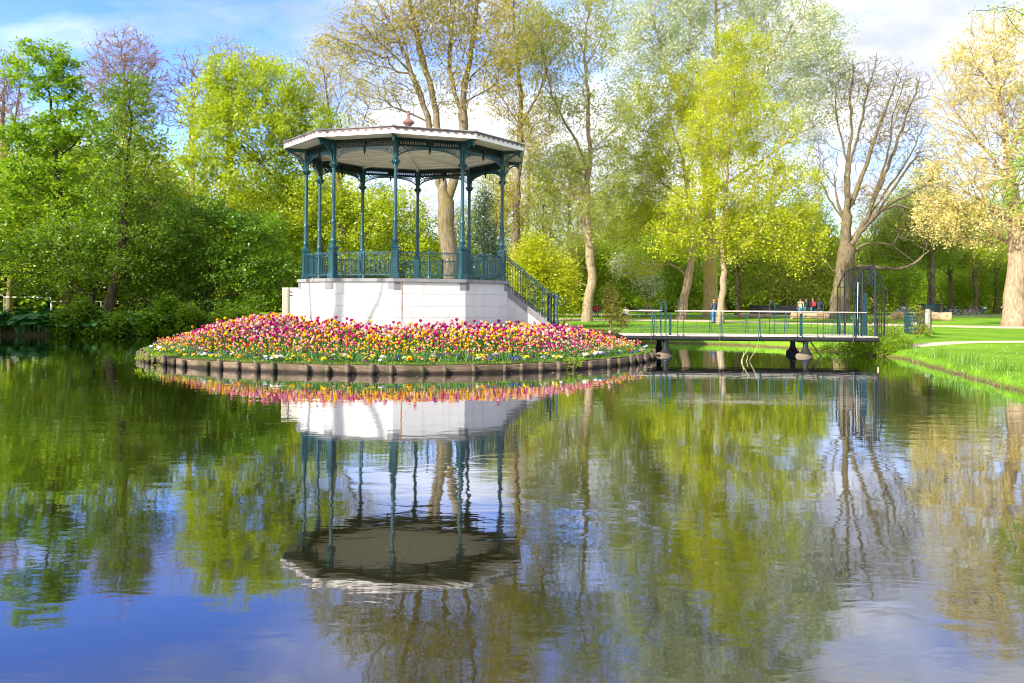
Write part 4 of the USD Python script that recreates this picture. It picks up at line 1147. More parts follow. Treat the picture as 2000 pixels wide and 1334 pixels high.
    for bp, Y, top, lm, bm, sd, lab in ((962, 96, 400, 'leaf_soft', 'bark_tan', 63, 'pale spring tree behind the dark holly, seen right of the bandstand columns'), (1058, 94, 350, 'leaf_soft', 'bark_tan', 64, 'pale spring tree with thin twin stems behind the golden shrub'), (1198, 98, 360, 'leaf_lime', 'bark_pale', 65, 'fresh green tree behind the hawthorns, left of the slanting trunk'),
                                   (905, 92, 430, 'leaf_lime', 'bark_brown', 66, 'lime green tree behind the big forked tree, seen between bandstand columns'), (740, 90, 380, 'leaf_lime', 'bark_brown', 67, 'lime green tree seen through the left half of the bandstand'), (1110, 104, 300, 'leaf_olive', 'bark_tan', 68, 'thin olive tree far behind the crooked tree'),
                                   (1030, 102, 270, 'leaf_olive', 'bark_brown', 70, 'thin olive tree far behind the tall slim tree'), (1590, 100, 400, 'leaf_lime', 'bark_brown', 73, 'lime green tree filling the gap left of the old bare tree'),
                                   (1705, 108, 405, 'leaf_soft', 'bark_tan', 74, 'pale tree directly behind the old bare tree'), (1768, 106, 390, 'leaf_bush', 'bark_brown', 75, 'green tree right of the old bare tree above the long limb'),
                                   (1265, 102, 300, 'leaf_soft', 'bark_pale', 76, 'pale tree behind the slanting yellow maple'), (968, 104, 320, 'leaf_soft', 'bark_tan', 77, 'high pale tree far behind the right columns of the bandstand')):
        tree('spring_tree', lab, Y, bp, [[(bp + 2, 560), (bp - 2, 500), (bp + 5, top + 40)], [(bp, 520), (bp + 18, 460), (bp + 24, top + 50)]],
             [(bp, top + 50, 48, 50), (bp + 30, top + 100, 45, 45), (bp - 28, top + 110, 45, 45), (bp, top + 10, 35, 35)], (bm, lm), sd, n=380, r0=0.26, tip=0.02, per=12, sigma=0.6, size=0.21, step=0.9)
    tree('holly_tree', 'dark upright holly seen between the right columns of the bandstand', 66, 945, [[(945, 540), (945, 440), (944, 390)]],
         [(945, 400, 18, 30), (945, 445, 28, 35), (950, 490, 34, 35)], ('bark_dark', 'leaf_holly'), 61, n=150, r0=0.14, per=16, sigma=0.4, size=0.16)
    # overhanging branches of a tree standing outside the right edge
    tree('overhanging_tree', 'fresh green tree reaching in from beyond the right edge, branch tips in the top corner', 30, 2240, [[(2242, 560), (2250, 400), (2240, 250), (2230, 100), (2220, -60)], [(2244, 380), (2150, 350), (2060, 330), (1985, 330)], [(2240, 300), (2120, 290), (2010, 280)], [(2236, 160), (2100, 120), (2010, 80), (1985, 60), (1965, 30), (1962, 18)], [(2100, 115), (2030, 40), (1975, 12), (1935, 22), (1905, 20)], [(2236, 200), (2080, 130), (2000, 170)]],
         [(1995, 330, 45, 70, 0, 1.4), (1975, 390, 30, 35, 0, 0.8), (2080, 320, 80, 120, 0, 2.0), (2200, 200, 120, 200, 0, 3.5), (1985, 265, 25, 18, 0, .5)], ('bark_dark', 'leaf_bush'), 62,
         n=520, r0=0.30, tip=0.008, per=12, sigma=0.16, size=0.10, kmax=2, step=0.4, up=1.0)

    # ---------------- trees on the near left bank, out of the picture: their shade falls on the plinth and the far left bank
    def loose_tree(name, label, x, y, h, crown, mats, seed, n, r0, per, size, sigma=0.5, kmax=2, fork=True, tip=0.015, group=None):
        rng = np.random.default_rng(seed)
        base = np.array([x, y, gz(x, y)])
        L = [[(0, 0, -.3), (0, 0, .2), (0.2, 0, h * .25), (0, 0.2, h * .45), (0.3, 0.1, h * .7), (0.2, 0, h * .9)]]
        if fork:
            L += [[(0.1, .1, h * .36), (-1.3, .6, h * .5), (-1.9, 1.0, h * .66), (-2.2, 1.1, h * .85)], [(0.1, .1, h * .48), (1.3, -.6, h * .6), (2.0, -1.0, h * .78), (2.2, -1.0, h * .92)]]
        E = [(np.array([cx, cy, cz]), np.array([rx, ry, rz_])) for cx, cy, cz, rx, ry, rz_ in crown]
        sk = grow(rng, L, in_ellipsoids(rng, E, n), r0, tip, 0.3, 0.8)
        t = thing(name, label, 'tree', base, 0, group)
        part(t, 'trunk', wood(*sk), mats[0], smooth=True)
        if per:
            part(t, 'crown', leaves(rng, leaf_sites(*sk, kmax=kmax), per, sigma, size), mats[1])
        return t
    loose_tree('bank_tree', 'bare forked tree on the near left bank outside the picture', -22.3, 17.4, 25, [(0, 0, 21, 4, 4, 4.5)], ('bark_brown', 'leaf_olive'), 71, 260, 0.34, 2, 0.14)
    lt = loose_tree('bank_shade_tree', 'leafy tree on the left bank outside the picture', -45, 43, 17, [(0, 0, 11, 6, 6, 5.5)], ('bark_dark', 'leaf_alder'), 72, 420, 0.4, 30, 0.34, 0.7)
    copy(lt, (-54, 45, gz(-54, 45)), 2.0, 'second leafy tree on the left bank outside the picture')
    copy(lt, (-41, 30.5, gz(-41, 30.5)), 1.1, 'tall leafy tree on the left bank outside the picture, fourth of its row', scale=1.25)
    copy(lt, (-35.5, 24.5, gz(-35.5, 24.5)), 3.0, 'tall leafy tree on the left bank outside the picture, fifth of its row', scale=1.2)
    copy(lt, (-38.5, 38.0, gz(-38.5, 38.0)), 4.1, 'third leafy tree on the left bank outside the picture', scale=0.8)

    # ---------------- shrubs
    def shrub(name, label, Y, px, ells, mats, seed, n=260, per=22, sigma=0.25, size=0.14, stems=6, cat='shrub', group=None, r0=0.05, up=0.6, kmax=3, step=0.5):
        rng = np.random.default_rng(seed)
        per, size = int(per * 1.7), size * 1.12
        x = P(px, HOR, Y)[0]
        base = np.array([x, Y, gz(x, Y)])
        E = [px_ell(base, Y, e) for e in ells]
        pts = in_ellipsoids(rng, E, n, 0.4)
        pts = pts[pts[:, 2] > -0.35]
        top = max(e[0][2] for e in E)
        L = [[(0, 0, -.15), (0, 0, .1), (.05, 0, top * .6)]]
        sk = grow(rng, L, pts, r0, 0.008, 0.25, step, wig=0.03)
        t = thing(name, label, cat, base, 0, group)
        part(t, 'stems', wood(*sk, sides_big=6), mats[0], smooth=True)
        part(t, 'foliage', leaves(rng, leaf_sites(*sk, kmax=kmax), per, sigma, size, up), mats[1])
        return t
    shrub('golden_shrub', 'tall golden yellow shrub right behind the bandstand stairs', 54, 1050, [(1040, 520, 45, 50), (1085, 540, 45, 50), (1020, 580, 40, 40), (1080, 590, 55, 30), (1050, 475, 25, 25)], ('bark_tan', 'leaf_yellow'), 81, n=420, per=24, sigma=0.3, size=0.17)
    shrub('hawthorn_shrub', 'green hawthorn with white blossom behind the lawn, left of the park bench', 84, 1200, [(1190, 560, 60, 45), (1240, 540, 55, 55), (1170, 500, 50, 40)], ('bark_brown', 'leaf_bush'), 82, n=520, per=24, sigma=0.5, size=0.22, r0=0.12, step=0.8)
    shrub('hawthorn_shrub', 'bright hawthorn thicket behind the park bench and slanting trunk', 92, 1300, [(1295, 560, 60, 45), (1280, 510, 55, 45), (1365, 550, 45, 55)], ('bark_brown', 'leaf_bush'), 83, n=520, per=24, sigma=0.5, size=0.22, r0=0.12, step=0.8)
    shrub('blossom_shrub', 'shrub frothing with white blossom between the two hawthorns', 82, 1262, [(1262, 545, 35, 35), (1215, 520, 25, 22)], ('bark_brown', 'blossom'), 84, n=200, per=14, sigma=0.4, size=0.17, r0=0.08, step=0.8)
    shrub('wood_shrub', 'fresh green thicket behind the long dark wall', 100, 1510, [(1480, 560, 60, 38), (1540, 545, 60, 50), (1590, 560, 50, 38)], ('bark_brown', 'leaf_soft'), 85, n=420, per=20, sigma=0.5, size=0.22, r0=0.12, step=0.9)
    shrub('wood_shrub', 'dark green thicket behind the gate and old bare tree', 102, 1690, [(1690, 560, 70, 40), (1750, 555, 60, 45), (1640, 560, 40, 40)], ('bark_brown', 'leaf_bush'), 86, n=520, per=24, sigma=0.55, size=0.24, r0=0.12, step=0.9)
    shrub('wood_shrub', 'green thicket behind the bins and hollow log', 124, 1840, [(1820, 560, 60, 38), (1880, 550, 60, 45)], ('bark_brown', 'leaf_bush'), 87, n=420, per=19, sigma=0.6, size=0.26, r0=0.12, step=1.0)
    shrub('wood_shrub', 'green thicket behind the bicycles near the plane trunk', 126, 1945, [(1930, 550, 60, 45), (1990, 545, 60, 50)], ('bark_brown', 'leaf_bush'), 88, n=420, per=19, sigma=0.6, size=0.26, r0=0.12, step=1.0)
    shrub('wood_shrub', 'leafy thicket seen through the bandstand, left half', 80, 700, [(670, 560, 70, 40), (740, 545, 70, 50), (620, 550, 50, 50)], ('bark_brown', 'leaf_bush'), 89, n=600, per=24, sigma=0.5, size=0.22, r0=0.12, step=0.8)
    shrub('wood_shrub', 'leafy thicket seen through the bandstand, right half', 82, 880, [(850, 555, 70, 42), (930, 555, 60, 42), (800, 480, 60, 60)], ('bark_brown', 'leaf_alder'), 90, n=600, per=22, sigma=0.5, size=0.22, r0=0.12, step=0.8)
    shrub('wood_shrub', 'pale thicket behind the golden shrub and stairs', 84, 1060, [(1030, 560, 60, 40), (1110, 560, 60, 40), (1130, 500, 40, 45)], ('bark_brown', 'leaf_soft'), 91, n=520, per=22, sigma=0.5, size=0.22, r0=0.12, step=0.8)
    # shrubs hanging over the water
    for px_, Y, sd, lab in ((140, 48.0, 101, 'low dark shrub dipping into the pond below the leaning alder'), (215, 48.2, 102, 'low dark shrub between the alder foot and the flower island'), (300, 48.6, 103, 'dark shrub hanging over the water behind the left tip of the island'),
                            (370, 48.8, 104, 'dark shrub behind the left flowers, second from the island tip'), (460, 48.8, 105, 'dark shrub behind the left flowers beside the metal cabinet')):
        r5 = np.random.default_rng(sd + 40)
        h1, h2, h3 = r5.uniform(8, 26), r5.uniform(10, 30), r5.uniform(5, 18)
        shrub('bank_shrub', lab, Y, px_, [(px_ + r5.uniform(-8, 8), 640 - h1, r5.uniform(18, 38), h1 * .9, -0.6), (px_ + r5.uniform(16, 30), 632 - h2, r5.uniform(14, 30), h2 * .8, 0.3), (px_ - r5.uniform(16, 32), 640 - h3, r5.uniform(14, 26), h3)],
              ('bark_dark', ('leaf_shade', 'leaf_hornbeam', 'leaf_alder')[sd % 3]), sd, n=150, per=15, sigma=0.20, size=0.19, up=1.0)
    shrub('gate_shrub', 'bright low shrub overhanging the water at the end of the bridge', 36.6, 1690, [(1690, 680, 50, 18, -0.8), (1640, 683, 40, 13, 0), (1725, 675, 35, 20, -1.2), (1600, 682, 30, 9, 1.5)], ('bark_brown', 'leaf_bush'), 111, n=300, per=18, sigma=0.13, size=0.085, up=0.9, step=0.35)
    shrub('gate_shrub', 'second low shrub spilling over the bank right of the bridge gate', 35.6, 1745, [(1742, 680, 35, 18, -0.8), (1765, 668, 25, 12)], ('bark_brown', 'leaf_bush'), 112, n=170, per=18, sigma=0.13, size=0.085, up=0.9, step=0.35)
    shrub('climbing_rose', 'climbing rose with reddish young leaves on the gate bars', 36.0, 1713, [(1700, 590, 15, 14), (1712, 615, 22, 12), (1700, 640, 12, 20), (1735, 645, 30, 25), (1750, 610, 14, 10)], ('bark_brown', 'leaf_rose'), 113, n=170, per=7, sigma=0.10, size=0.075, kmax=2, step=0.3, r0=0.03, cat='climbing plant')
    shrub('rose_shrub', 'rose shrub with reddish young leaves in front of the teal bin', 42, 1792, [(1795, 618, 10, 20), (1800, 640, 14, 12), (1785, 650, 10, 8)], ('bark_brown', 'leaf_rose'), 114, n=90, per=9, sigma=0.12, size=0.09, kmax=2, step=0.3, r0=0.025)
    shrub('nettle_clump', 'green weeds at the foot of the pale post beside the teal bin', 44, 1808, [(1806, 645, 14, 9), (1815, 650, 10, 6)], ('bark_brown', 'leaf_bush'), 115, n=60, per=12, sigma=0.12, size=0.11, r0=0.02, step=0.3, cat='plant')
    shrub('island_shrub', 'slim golden shrub on the island where the bridge begins', 36.4, 1193, [(1192, 585, 16, 22), (1198, 615, 20, 20), (1190, 560, 9, 12), (1215, 628, 16, 12)], ('bark_brown', 'leaf_rose'), 116, n=240, per=11, sigma=0.13, size=0.085, kmax=2, step=0.3, r0=0.04)
    for px_, Y, sd, lab in ((1440, 46.2, 121, 'low green plants on the far bank under the bridge, left of the right pier'), (1530, 45.2, 122, 'low green plants on the far bank behind the right pier'), (1600, 42.0, 123, 'low green plants on the bank between right pier and gate shrub')):
        shrub('bank_plant', lab, Y, px_, [(px_, 668, 40, 6), (px_ + 30, 668, 30, 5)], ('bark_brown', 'leaf_bush'), sd, n=90, per=12, sigma=0.14, size=0.11, r0=0.02, step=0.4, cat='plant')

    r6 = np.random.default_rng(140)
    for q, px_ in enumerate(np.linspace(120, 540, 9)):
        x = P(px_, HOR, 48.0)[0]
        ysh = next(y for y in np.arange(46.0, 50.0, 0.05) if shore_sd(np.array([x]), np.array([y]))[0] > 0.12)
        hh = r6.uniform(5, 11)
        shrub('waterside_plant', ('first', 'second', 'third', 'fourth', 'fifth', 'sixth', 'seventh', 'eighth', 'ninth')[q] + ' low dark green plant from the left overhanging the left water edge', ysh, px_,
              [(px_, 652 - hh, r6.uniform(18, 30), hh, -0.25), (px_ + r6.uniform(-20, 20), 655 - hh * .7, 20, hh * .7, -0.4)], ('bark_dark', ('leaf_shade', 'leaf_hornbeam')[q % 2]), 150 + q, n=90, per=10, sigma=0.13, size=0.16, r0=0.02, step=0.35, cat='plant', up=1.0)

    # ---------------- far woodland: nobody could count it
    rng = np.random.default_rng(900)
    wood_pi = UsdGeom.PointInstancer.Define(stage, '/World/far_woodland')
    tag(wood_pi.GetPrim(), 'far mixed woodland closing the view behind all the trees', 'woodland', kind='stuff')
    protos = []
    for q, (lm, bm) in enumerate((('leaf_bush', 'bark_brown'), ('leaf_soft', 'bark_tan'), ('leaf_lime', 'bark_dark'))):
        px_ = UsdGeom.Xform.Define(stage, f'/World/far_woodland/Prototypes/forest_tree_{q:03d}' if q else '/World/far_woodland/Prototypes/forest_tree').GetPrim()
        r2 = np.random.default_rng(910 + q)
        E = [(np.array([0, 0, 6.0]), np.array([2.6, 2.6, 3.2])), (np.array([1.2, .4, 3.6]), np.array([2.2, 2.2, 2.2])), (np.array([-1.4, -.5, 3.0]), np.array([2.2, 2.2, 2.4])), (np.array([0, 0, 1.2]), np.array([2.6, 2.6, 1.0]))]
        sk = grow(r2, [[(0, 0, -.3), (0, 0, 2), (.2, 0, 5)]], in_ellipsoids(r2, E, 300), 0.2, 0.02, 0.3, 1.0)
        part(px_, 'trunk', wood(*sk, sides_big=6), bm, smooth=True)
        part(px_, 'crown', leaves(r2, leaf_sites(*sk, kmax=3), 20, 0.5, 0.32), lm)
        protos.append(px_.GetPath())
    pos, sc, idx, rot = [], [], [], []

    def wline(pxa, pxb, Y0, Y1, n, s0, s1, kinds):
        for _ in range(n):
            px_, Y = rng.uniform(pxa, pxb), rng.uniform(Y0, Y1)
            x = P(px_, HOR, Y)[0]
            pos.append((x, Y, gz(x, Y) - 0.2)), sc.append(rng.uniform(s0, s1)), idx.append(rng.choice(kinds)), rot.append(rng.uniform(0, 2 * PI))
    wline(-350, 700, 108, 150, 70, 1.5, 2.3, [0, 1, 2])
    wline(-300, 330, 72, 95, 26, 1.2, 1.9, [0, 1])
    wline(300, 620, 78, 95, 18, 1.0, 1.5, [0, 1])
    wline(650, 1200, 112, 150, 46, 0.8, 1.25, [0, 1, 2])
    wline(1150, 1650, 112, 150, 46, 1.0, 1.7, [0, 1])
    wline(1620, 2350, 130, 165, 60, 1.0, 1.6, [0, 1, 2])
    wline(2100, 2400, 90, 140, 20, 1.0, 1.6, [0, 1])
    wood_pi.CreatePrototypesRel().SetTargets(protos)
    wood_pi.CreatePositionsAttr(Vt.Vec3fArray.FromNumpy(np.array(pos, np.float32)))
    wood_pi.CreateScalesAttr(Vt.Vec3fArray.FromNumpy(np.repeat(np.array(sc, np.float32)[:, None], 3, 1)))
    wood_pi.CreateProtoIndicesAttr(Vt.IntArray([int(q) for q in idx]))
    wood_pi.CreateOrientationsAttr(Vt.QuathArray([Gf.Quath(math.cos(q / 2), 0, 0, math.sin(q / 2)) for q in rot]))

# ================================================================== BRIDGE, GATE
BX, BY = 4.9, 35.3
YN, YF = -0.85, 0.95                     # near and far side of the deck, local
DZ = 0.83
bridge = thing('footbridge', 'narrow footbridge with teal iron posts from the flower island to the right bank', 'bridge', (BX, BY, 0))
deck = part(bridge, 'deck', MB().box(-0.4, 9.75, YN + 0.03, YF - 0.03, DZ - 0.14, DZ - 0.045).done(), 'black_steel')
x = -0.4
rng = np.random.default_rng(5)
while x < 9.7:
    part(deck, 'plank', MB().box(x, x + 0.205, YN, YF, DZ - 0.042, DZ + rng.uniform(-0.003, 0.003)).done(), 'deck_wood')
    x += 0.212
for y in (YN + 0.02, YF - 0.02):
    part(bridge, 'edge_beam', MB().tube([(-0.5, y, DZ - 0.135), (9.8, y, DZ - 0.135)], 0.088, 10).done(), 'black_steel', smooth=50)


def bxp(px):                             # column of the photograph -> bridge x on the near side
    return P(px, HOR, BY + YN)[0] - BX


for px_ in (1302, 1576):
    x = bxp(px_)
    for y in (YN + 0.12, YF - 0.1):
        pr = part(bridge, 'pier', MB().lathe([(0.30, -0.8), (0.27, 0.12), (0.17, 0.22), (0.11, 0.34), (0.095, 0.66), (0.12, 0.68), (0.12, 0.72)], 12, (x, y, 0)).done(), 'black_steel', smooth=40)
        if y < 0:
            f_ = MB().lathe([(0.02, 0.13), (0.20, 0.13), (0.27, 0.10), (0.30, 0.02), (0.31, -0.8)], 14, (0, 0, 0)).done()
            f_[0][:, 0] = f_[0][:, 0] * 1.15 + x - 0.05
            f_[0][:, 1] += y
            part(pr, 'footing', f_, 'concrete', smooth=50)
    part(bridge, 'cross_beam', MB().box(x - 0.09, x + 0.09, YN, YF, DZ - 0.28, DZ - 0.145).done(), 'black_steel')
part(bridge, 'brace', MB().bar((bxp(1588), YN + 0.3, 0.62), (bxp(1609), YN + 0.2, -0.05), 0.025, 6).done(), 'black_steel')
for y, segs in ((YN - 0.02, ((bxp(1218), bxp(1288)), (bxp(1318), bxp(1692)))), (YF + 0.02, ((bxp(1262), bxp(1310)), (bxp(1340), bxp(1640))))):
    for a, b in segs:
        part(bridge, 'handrail', MB().box(a, b, y - 0.06, y + 0.05, 1.77, 1.81, 0.008).done(), 'pale_wood')
        for z, r in ((1.60, 0.007), (1.12, 0.006), (0.98, 0.006)):
            part(bridge, 'rail_wire', MB().tube([(a + .02, y, z), (b - .02, y, z)], r, 4).done(), 'bridge_iron')
for px_ in (1274, 1408, 1483, 1668):
    x = bxp(px_)
    part(bridge, 'railing_post', MB().tube([(x - 0.045, YN - 0.10, 0.62), (x - 0.05, YN - 0.10, 0.75), (x, YN - 0.03, 1.764)], 0.018, 6).tube([(x + 0.05, YN - 0.05, DZ - 0.05), (x + 0.01, YN - 0.02, 1.764)], 0.016, 6).done(), 'bridge_iron')
for px_ in (1280, 1388, 1459, 1535, 1640):
    x = bxp(px_) * (BY + YF) / (BY + YN) + BX * (YF - YN) / (BY + YN)
    part(bridge, 'railing_post', MB().bar((x - 0.05, YF + 0.05, DZ - 0.05), (x, YF + 0.02, 1.764), 0.018, 6).bar((x + 0.05, YF - 0.04, DZ - 0.05), (x + 0.02, YF + 0.02, 1.764), 0.016, 6).done(), 'bridge_iron')


def hoop(x, y, wd, z0, z1, r=0.017, n=9):
    t = np.linspace(0, PI, n)
    arc = [(x - wd / 2 * math.cos(a), y, z1 - wd / 2 + wd / 2 * math.sin(a)) for a in t]
    return MB().tube([(x - wd / 2, y, z0)] + arc + [(x + wd / 2, y, z0)], r, 6).done()


for px_, y, wd in ((1296, YN - 0.05, 0.2), (1310, YF, 0.2), (1329, YN - 0.05, 0.22), (1535, YF, 0.22), (1562, YN - 0.03, 0.2), (1602, YN - 0.05, 0.22)):
    part(bridge, 'tall_hoop', hoop(bxp(px_), y, wd, DZ - 0.1, 2.16), 'bridge_iron', smooth=50)
for px_ in (1566, 1310):
    x = bxp(px_)
    part(bridge, 'flat_post', MB().box(x - 0.05, x + 0.05, YN + 0.05, YN + 0.08, DZ, 1.72).done(), 'bridge_iron')
mb = MB()
for x in np.arange(bxp(1612), bxp(1690), 0.135):
    mb.bar((x, YN - 0.015, DZ), (x, YN - 0.015, 1.765), 0.008, 4)
for z in (0.95, 1.2, 1.45):
    mb.bar((bxp(1608), YN - 0.02, z), (bxp(1692), YN - 0.02, z), 0.006, 4)
part(bridge, 'mesh_panel', mb.done(), 'bridge_iron')

gate = thing('gate', 'tall arched iron gate of dark bars at the bank end of the footbridge', 'gate', (P(1682, HOR, 34.6)[0], 34.6, 0))


def gp(px, py):                          # outline of the near screen in metres
    q = P(px, py, 34.6)
    return q[0] - P(1682, HOR, 34.6)[0], q[2]


OUT = [gp(1668, 656), gp(1668, 560), gp(1684, 527), gp(1707, 519), gp(1719, 540), gp(1727, 570), gp(1727, 656)]


def top_at(x):
    xs_, zs_ = [p[0] for p in OUT[1:6]], [p[1] for p in OUT[1:6]]
    return float(np.interp(x, xs_, zs_))


for y, nm in ((0.0, 'near_screen'), (1.75, 'far_screen')):
    fr = part(gate, 'screen_frame', MB().tube([(p[0], y, p[1]) for p in OUT], 0.036, 6).done(), 'black_steel')
    x0, x1 = OUT[0][0], OUT[-1][0]
    dx0, dx1 = gp(1684, 600)[0], gp(1709, 600)[0]
    dz = gp(1680, 557)[1]
    n = 0
    for x in np.arange(x0 + 0.09, x1 - 0.03, 0.092):
        if y > 0 and n % 2:
            n += 1
            continue
        z0 = dz if (dx0 < x < dx1) else 0.80
        part(fr, 'bar', MB().bar((x, y, z0), (x, y, top_at(x) + 0.05), 0.017 if n % 3 else 0.026, 5).done(), 'black_steel' if n % 3 else 'iron_dark')
        n += 1
    for z, a, b in ((dz, dx0, dx1), (gp(1700, 572)[1], dx1, x1), (0.95, x0, dx0), (1.72, x0, dx0), (0.95, dx1, x1), (1.72, dx1, x1)):
        part(fr, 'cross_bar', MB().bar((a, y + 0.012, z), (b, y + 0.012, z), 0.013, 5).done(), 'black_steel')
    for x in (dx0, dx1):
        part(fr, 'door_post', MB().bar((x, y, 0.62), (x, y, top_at(x)), 0.032, 6).done(), 'iron_dark')
for p in OUT[1:6]:
    part(gate, 'top_tie', MB().bar((p[0], 0, p[1]), (p[0], 1.75, p[1]), 0.018, 5).done(), 'black_steel')
a, b = gp(1698, 575)[0], gp(1712, 600)[0]
door = part(gate, 'door', MB().box(a, b, 0.85, 0.88, 0.85, gp(1690, 572)[1], 0.004).done(), 'bin_teal', label='teal sheet metal door inside the gate')
part(door, 'door_bar', MB().bar((gp(1690, 600)[0], 0.8, 1.5), (gp(1691, 600)[0], 0.8, gp(1691, 550)[1]), 0.018, 6).done(), 'beige_metal')
for x in np.arange(gp(1684, 600)[0], a, 0.1):
    part(door, 'door_spike', MB().bar((x, 0.86, 0.85), (x, 0.86, 1.98), 0.015, 5).done(), 'iron')
part(gate, 'curved_plate', (np.array([[gp(1684, 556)[0], 0.9, gp(1684, 556)[1]], [gp(1702, 530)[0], 0.9, gp(1702, 536)[1]], [gp(1707, 522)[0], 0.9, gp(1707, 524)[1]], [gp(1684, 540)[0], 0.9, gp(1684, 543)[1]],
                                      [gp(1684, 556)[0], 0.94, gp(1684, 556)[1]], [gp(1702, 530)[0], 0.94, gp(1702, 536)[1]], [gp(1707, 522)[0], 0.94, gp(1707, 524)[1]], [gp(1684, 540)[0], 0.94, gp(1684, 543)[1]]]),
                            np.array([[0, 1, 2, 3], [7, 6, 5, 4], [0, 4, 5, 1], [3, 2, 6, 7], [1, 5, 6, 2], [0, 3, 7, 4]])), 'black_steel')
for px_, q in ((1650, 0), (1740, 1)):
    part(gate, 'side_hoop', hoop(gp(px_, 600)[0], 0.9, 0.26 if q == 0 else 0.5, 0.3, gp(px_, 556)[1], 0.009), 'bridge_iron', smooth=50)

# ================================================================== STREET FURNITURE


def onland(px, Y, dz=0.0):
    x = P(px, HOR, Y)[0]
    return np.array([x, Y, gz(x, Y) + dz])


# teal bin with the pale post beside it
b = thing('waste_container', 'dark teal waste container with a lid on the lawn, nearest of the two', 'waste container', onland(1790, 48), 0.12)
part(b, 'body', MB().box(-0.50, 0.50, -0.4, 0.4, 0.04, 1.10, 0.04).done(), 'bin_teal')
part(b, 'lid', MB().box(-0.54, 0.54, -0.44, 0.44, 1.105, 1.19, 0.03).done(), 'bin_navy')
for x in (-0.36, -0.12, 0.12, 0.36):
    part(b, 'rib', MB().box(x - 0.02, x + 0.02, -0.425, -0.40, 0.10, 1.08).done(), 'bin_teal')
part(b, 'sticker', MB().box(-0.40, -0.24, -0.409, -0.401, 0.50, 0.66).done(), 'cloth_white')
b = thing('marker_post', 'square pale wooden post with a dark side right of the teal container', 'post', onland(1812, 47.4), 0.25)
part(b, 'shaft', MB().box(-0.10, 0.10, -0.10, 0.10, -0.2, 1.36, 0.012).done(), 'pale_wood')
part(b, 'dark_side', MB().box(0.103, 0.17, -0.11, 0.11, -0.2, 1.30, 0.01).done(), 'black_steel')
part(b, 'cap', MB().tri(hull([(-.1, -.1, 1.362), (.1, -.1, 1.362), (-.1, .1, 1.362), (.1, .1, 1.362), (-.03, 0, 1.41), (.03, 0, 1.41)])).done(), 'pale_wood')
b = thing('waste_container', 'wide navy container with slanted sides farther back behind the log', 'waste container', onland(1816, 90), 0.05)
part(b, 'body', MB().tri(hull([(-0.75, -.5, .35), (.75, -.5, .35), (-0.75, .5, .35), (.75, .5, .35), (-0.9, -.6, 1.35), (.9, -.6, 1.35), (-.9, .6, 1.35), (.9, .6, 1.35)])).done(), 'bin_navy')
part(b, 'rim', MB().box(-0.95, 0.95, -0.65, 0.65, 1.352, 1.42, 0.02).done(), 'bin_teal')
for x in (-0.6, 0.6):
    part(b, 'foot', MB().box(x - .08, x + .08, -0.4, 0.4, 0.0, 0.348).done(), 'black_steel')


def log(name, label, px, Y, length, r, rz, hollow, seed):
    t = thing(name, label, 'log', onland(px, Y), rz)
    xs_ = np.linspace(-length / 2, length / 2, 16)
    prof = [(0.02, xs_[0])] + [(r * (0.9 + 0.25 * meshkit.noise(np.array([[x * 1.5, seed, 0]]), seed)[0]), x) for x in xs_]
    if hollow:
        prof += [(r * 0.52, xs_[-1] + 0.01), (r * 0.45, xs_[-1] - 0.5), (0.02, xs_[-1] - 0.55)]
    else:
        prof += [(0.02, xs_[-1] + 0.02)]
    v, f = MB().lathe(prof, 18).done()
    n_ = meshkit.noise(v * np.array([3, 3, 1.2]) + seed, seed)
    k = 1 + 0.22 * (n_ - 0.5)
    v = np.stack([v[:, 2], v[:, 0] * k, v[:, 1] * k + r * 0.85], 1)
    part(t, 'trunk_log', (v, f[:, [0, 1, 2]]), 'log_wood', smooth=50)
    for s in (0.25, -0.3):
        part(t, 'branch_stub', MB().bar((s * length, -r * .5, r), (s * length + .1, -r * 1.35, r * 1.3), r * .25, 7, r * .18).done(), 'log_wood')
    return t


log('log', 'thick hollow log lying beside the path, its open end to the right', 1836, 78, 1.9, 0.40, -0.5, True, 3)
log('log', 'shorter log with a dark top lying left of the teal container', 1758, 82, 1.7, 0.34, 0.35, False, 4)
log('log', 'long pale log lying in front of the dark wall, below the handrail', 1600, 80, 5.2, 0.30, 0.05, False, 5)
log('log', 'slim log lying left of the long pale log', 1475, 84, 3.2, 0.22, -0.06, False, 6)

wl = thing('low_wall', 'long low dark board wall behind the lawn', 'wall', onland(1513, 96), 0.0)
for q in range(3):
    part(wl, 'board', MB().box(-2.75, 2.75, -0.05, 0.05, 0.12 + q * 0.34, 0.12 + q * 0.34 + 0.32, 0.01).done(), 'black_steel')
for x in np.linspace(-2.7, 2.7, 5):
    part(wl, 'post', MB().box(x - 0.06, x + 0.06, 0.055, 0.16, -0.2, 1.17).done(), 'bark_dark')


def bench(label, px, Y, rz, length=2.1):
    t = thing('park_bench', label, 'bench', onland(px, Y), rz)
    for q in range(4):
        part(t, 'seat_slat', MB().box(-length / 2, length / 2, -0.24 + q * 0.125, -0.135 + q * 0.125, 0.43, 0.465, 0.006).done(), 'bench_green')
    for q in range(3):
        y = 0.29 + q * 0.035
        part(t, 'back_slat', MB().box(-length / 2, length / 2, y, y + 0.03, 0.56 + q * 0.125, 0.665 + q * 0.125, 0.006).done(), 'bench_green')
    for s in (-1, 1):
        x = s * length * 0.36
        part(t, 'leg', MB().bar((x, -0.2, 0), (x, -0.14, 0.428), 0.028, 6).bar((x, 0.38, 0), (x, 0.22, 0.428), 0.028, 6).bar((x, 0.24, 0.43), (x, 0.42, 0.92), 0.022, 6).bar((x, -0.2, 0.41), (x, 0.24, 0.41), 0.02, 6).done(), 'white_metal')
    return t


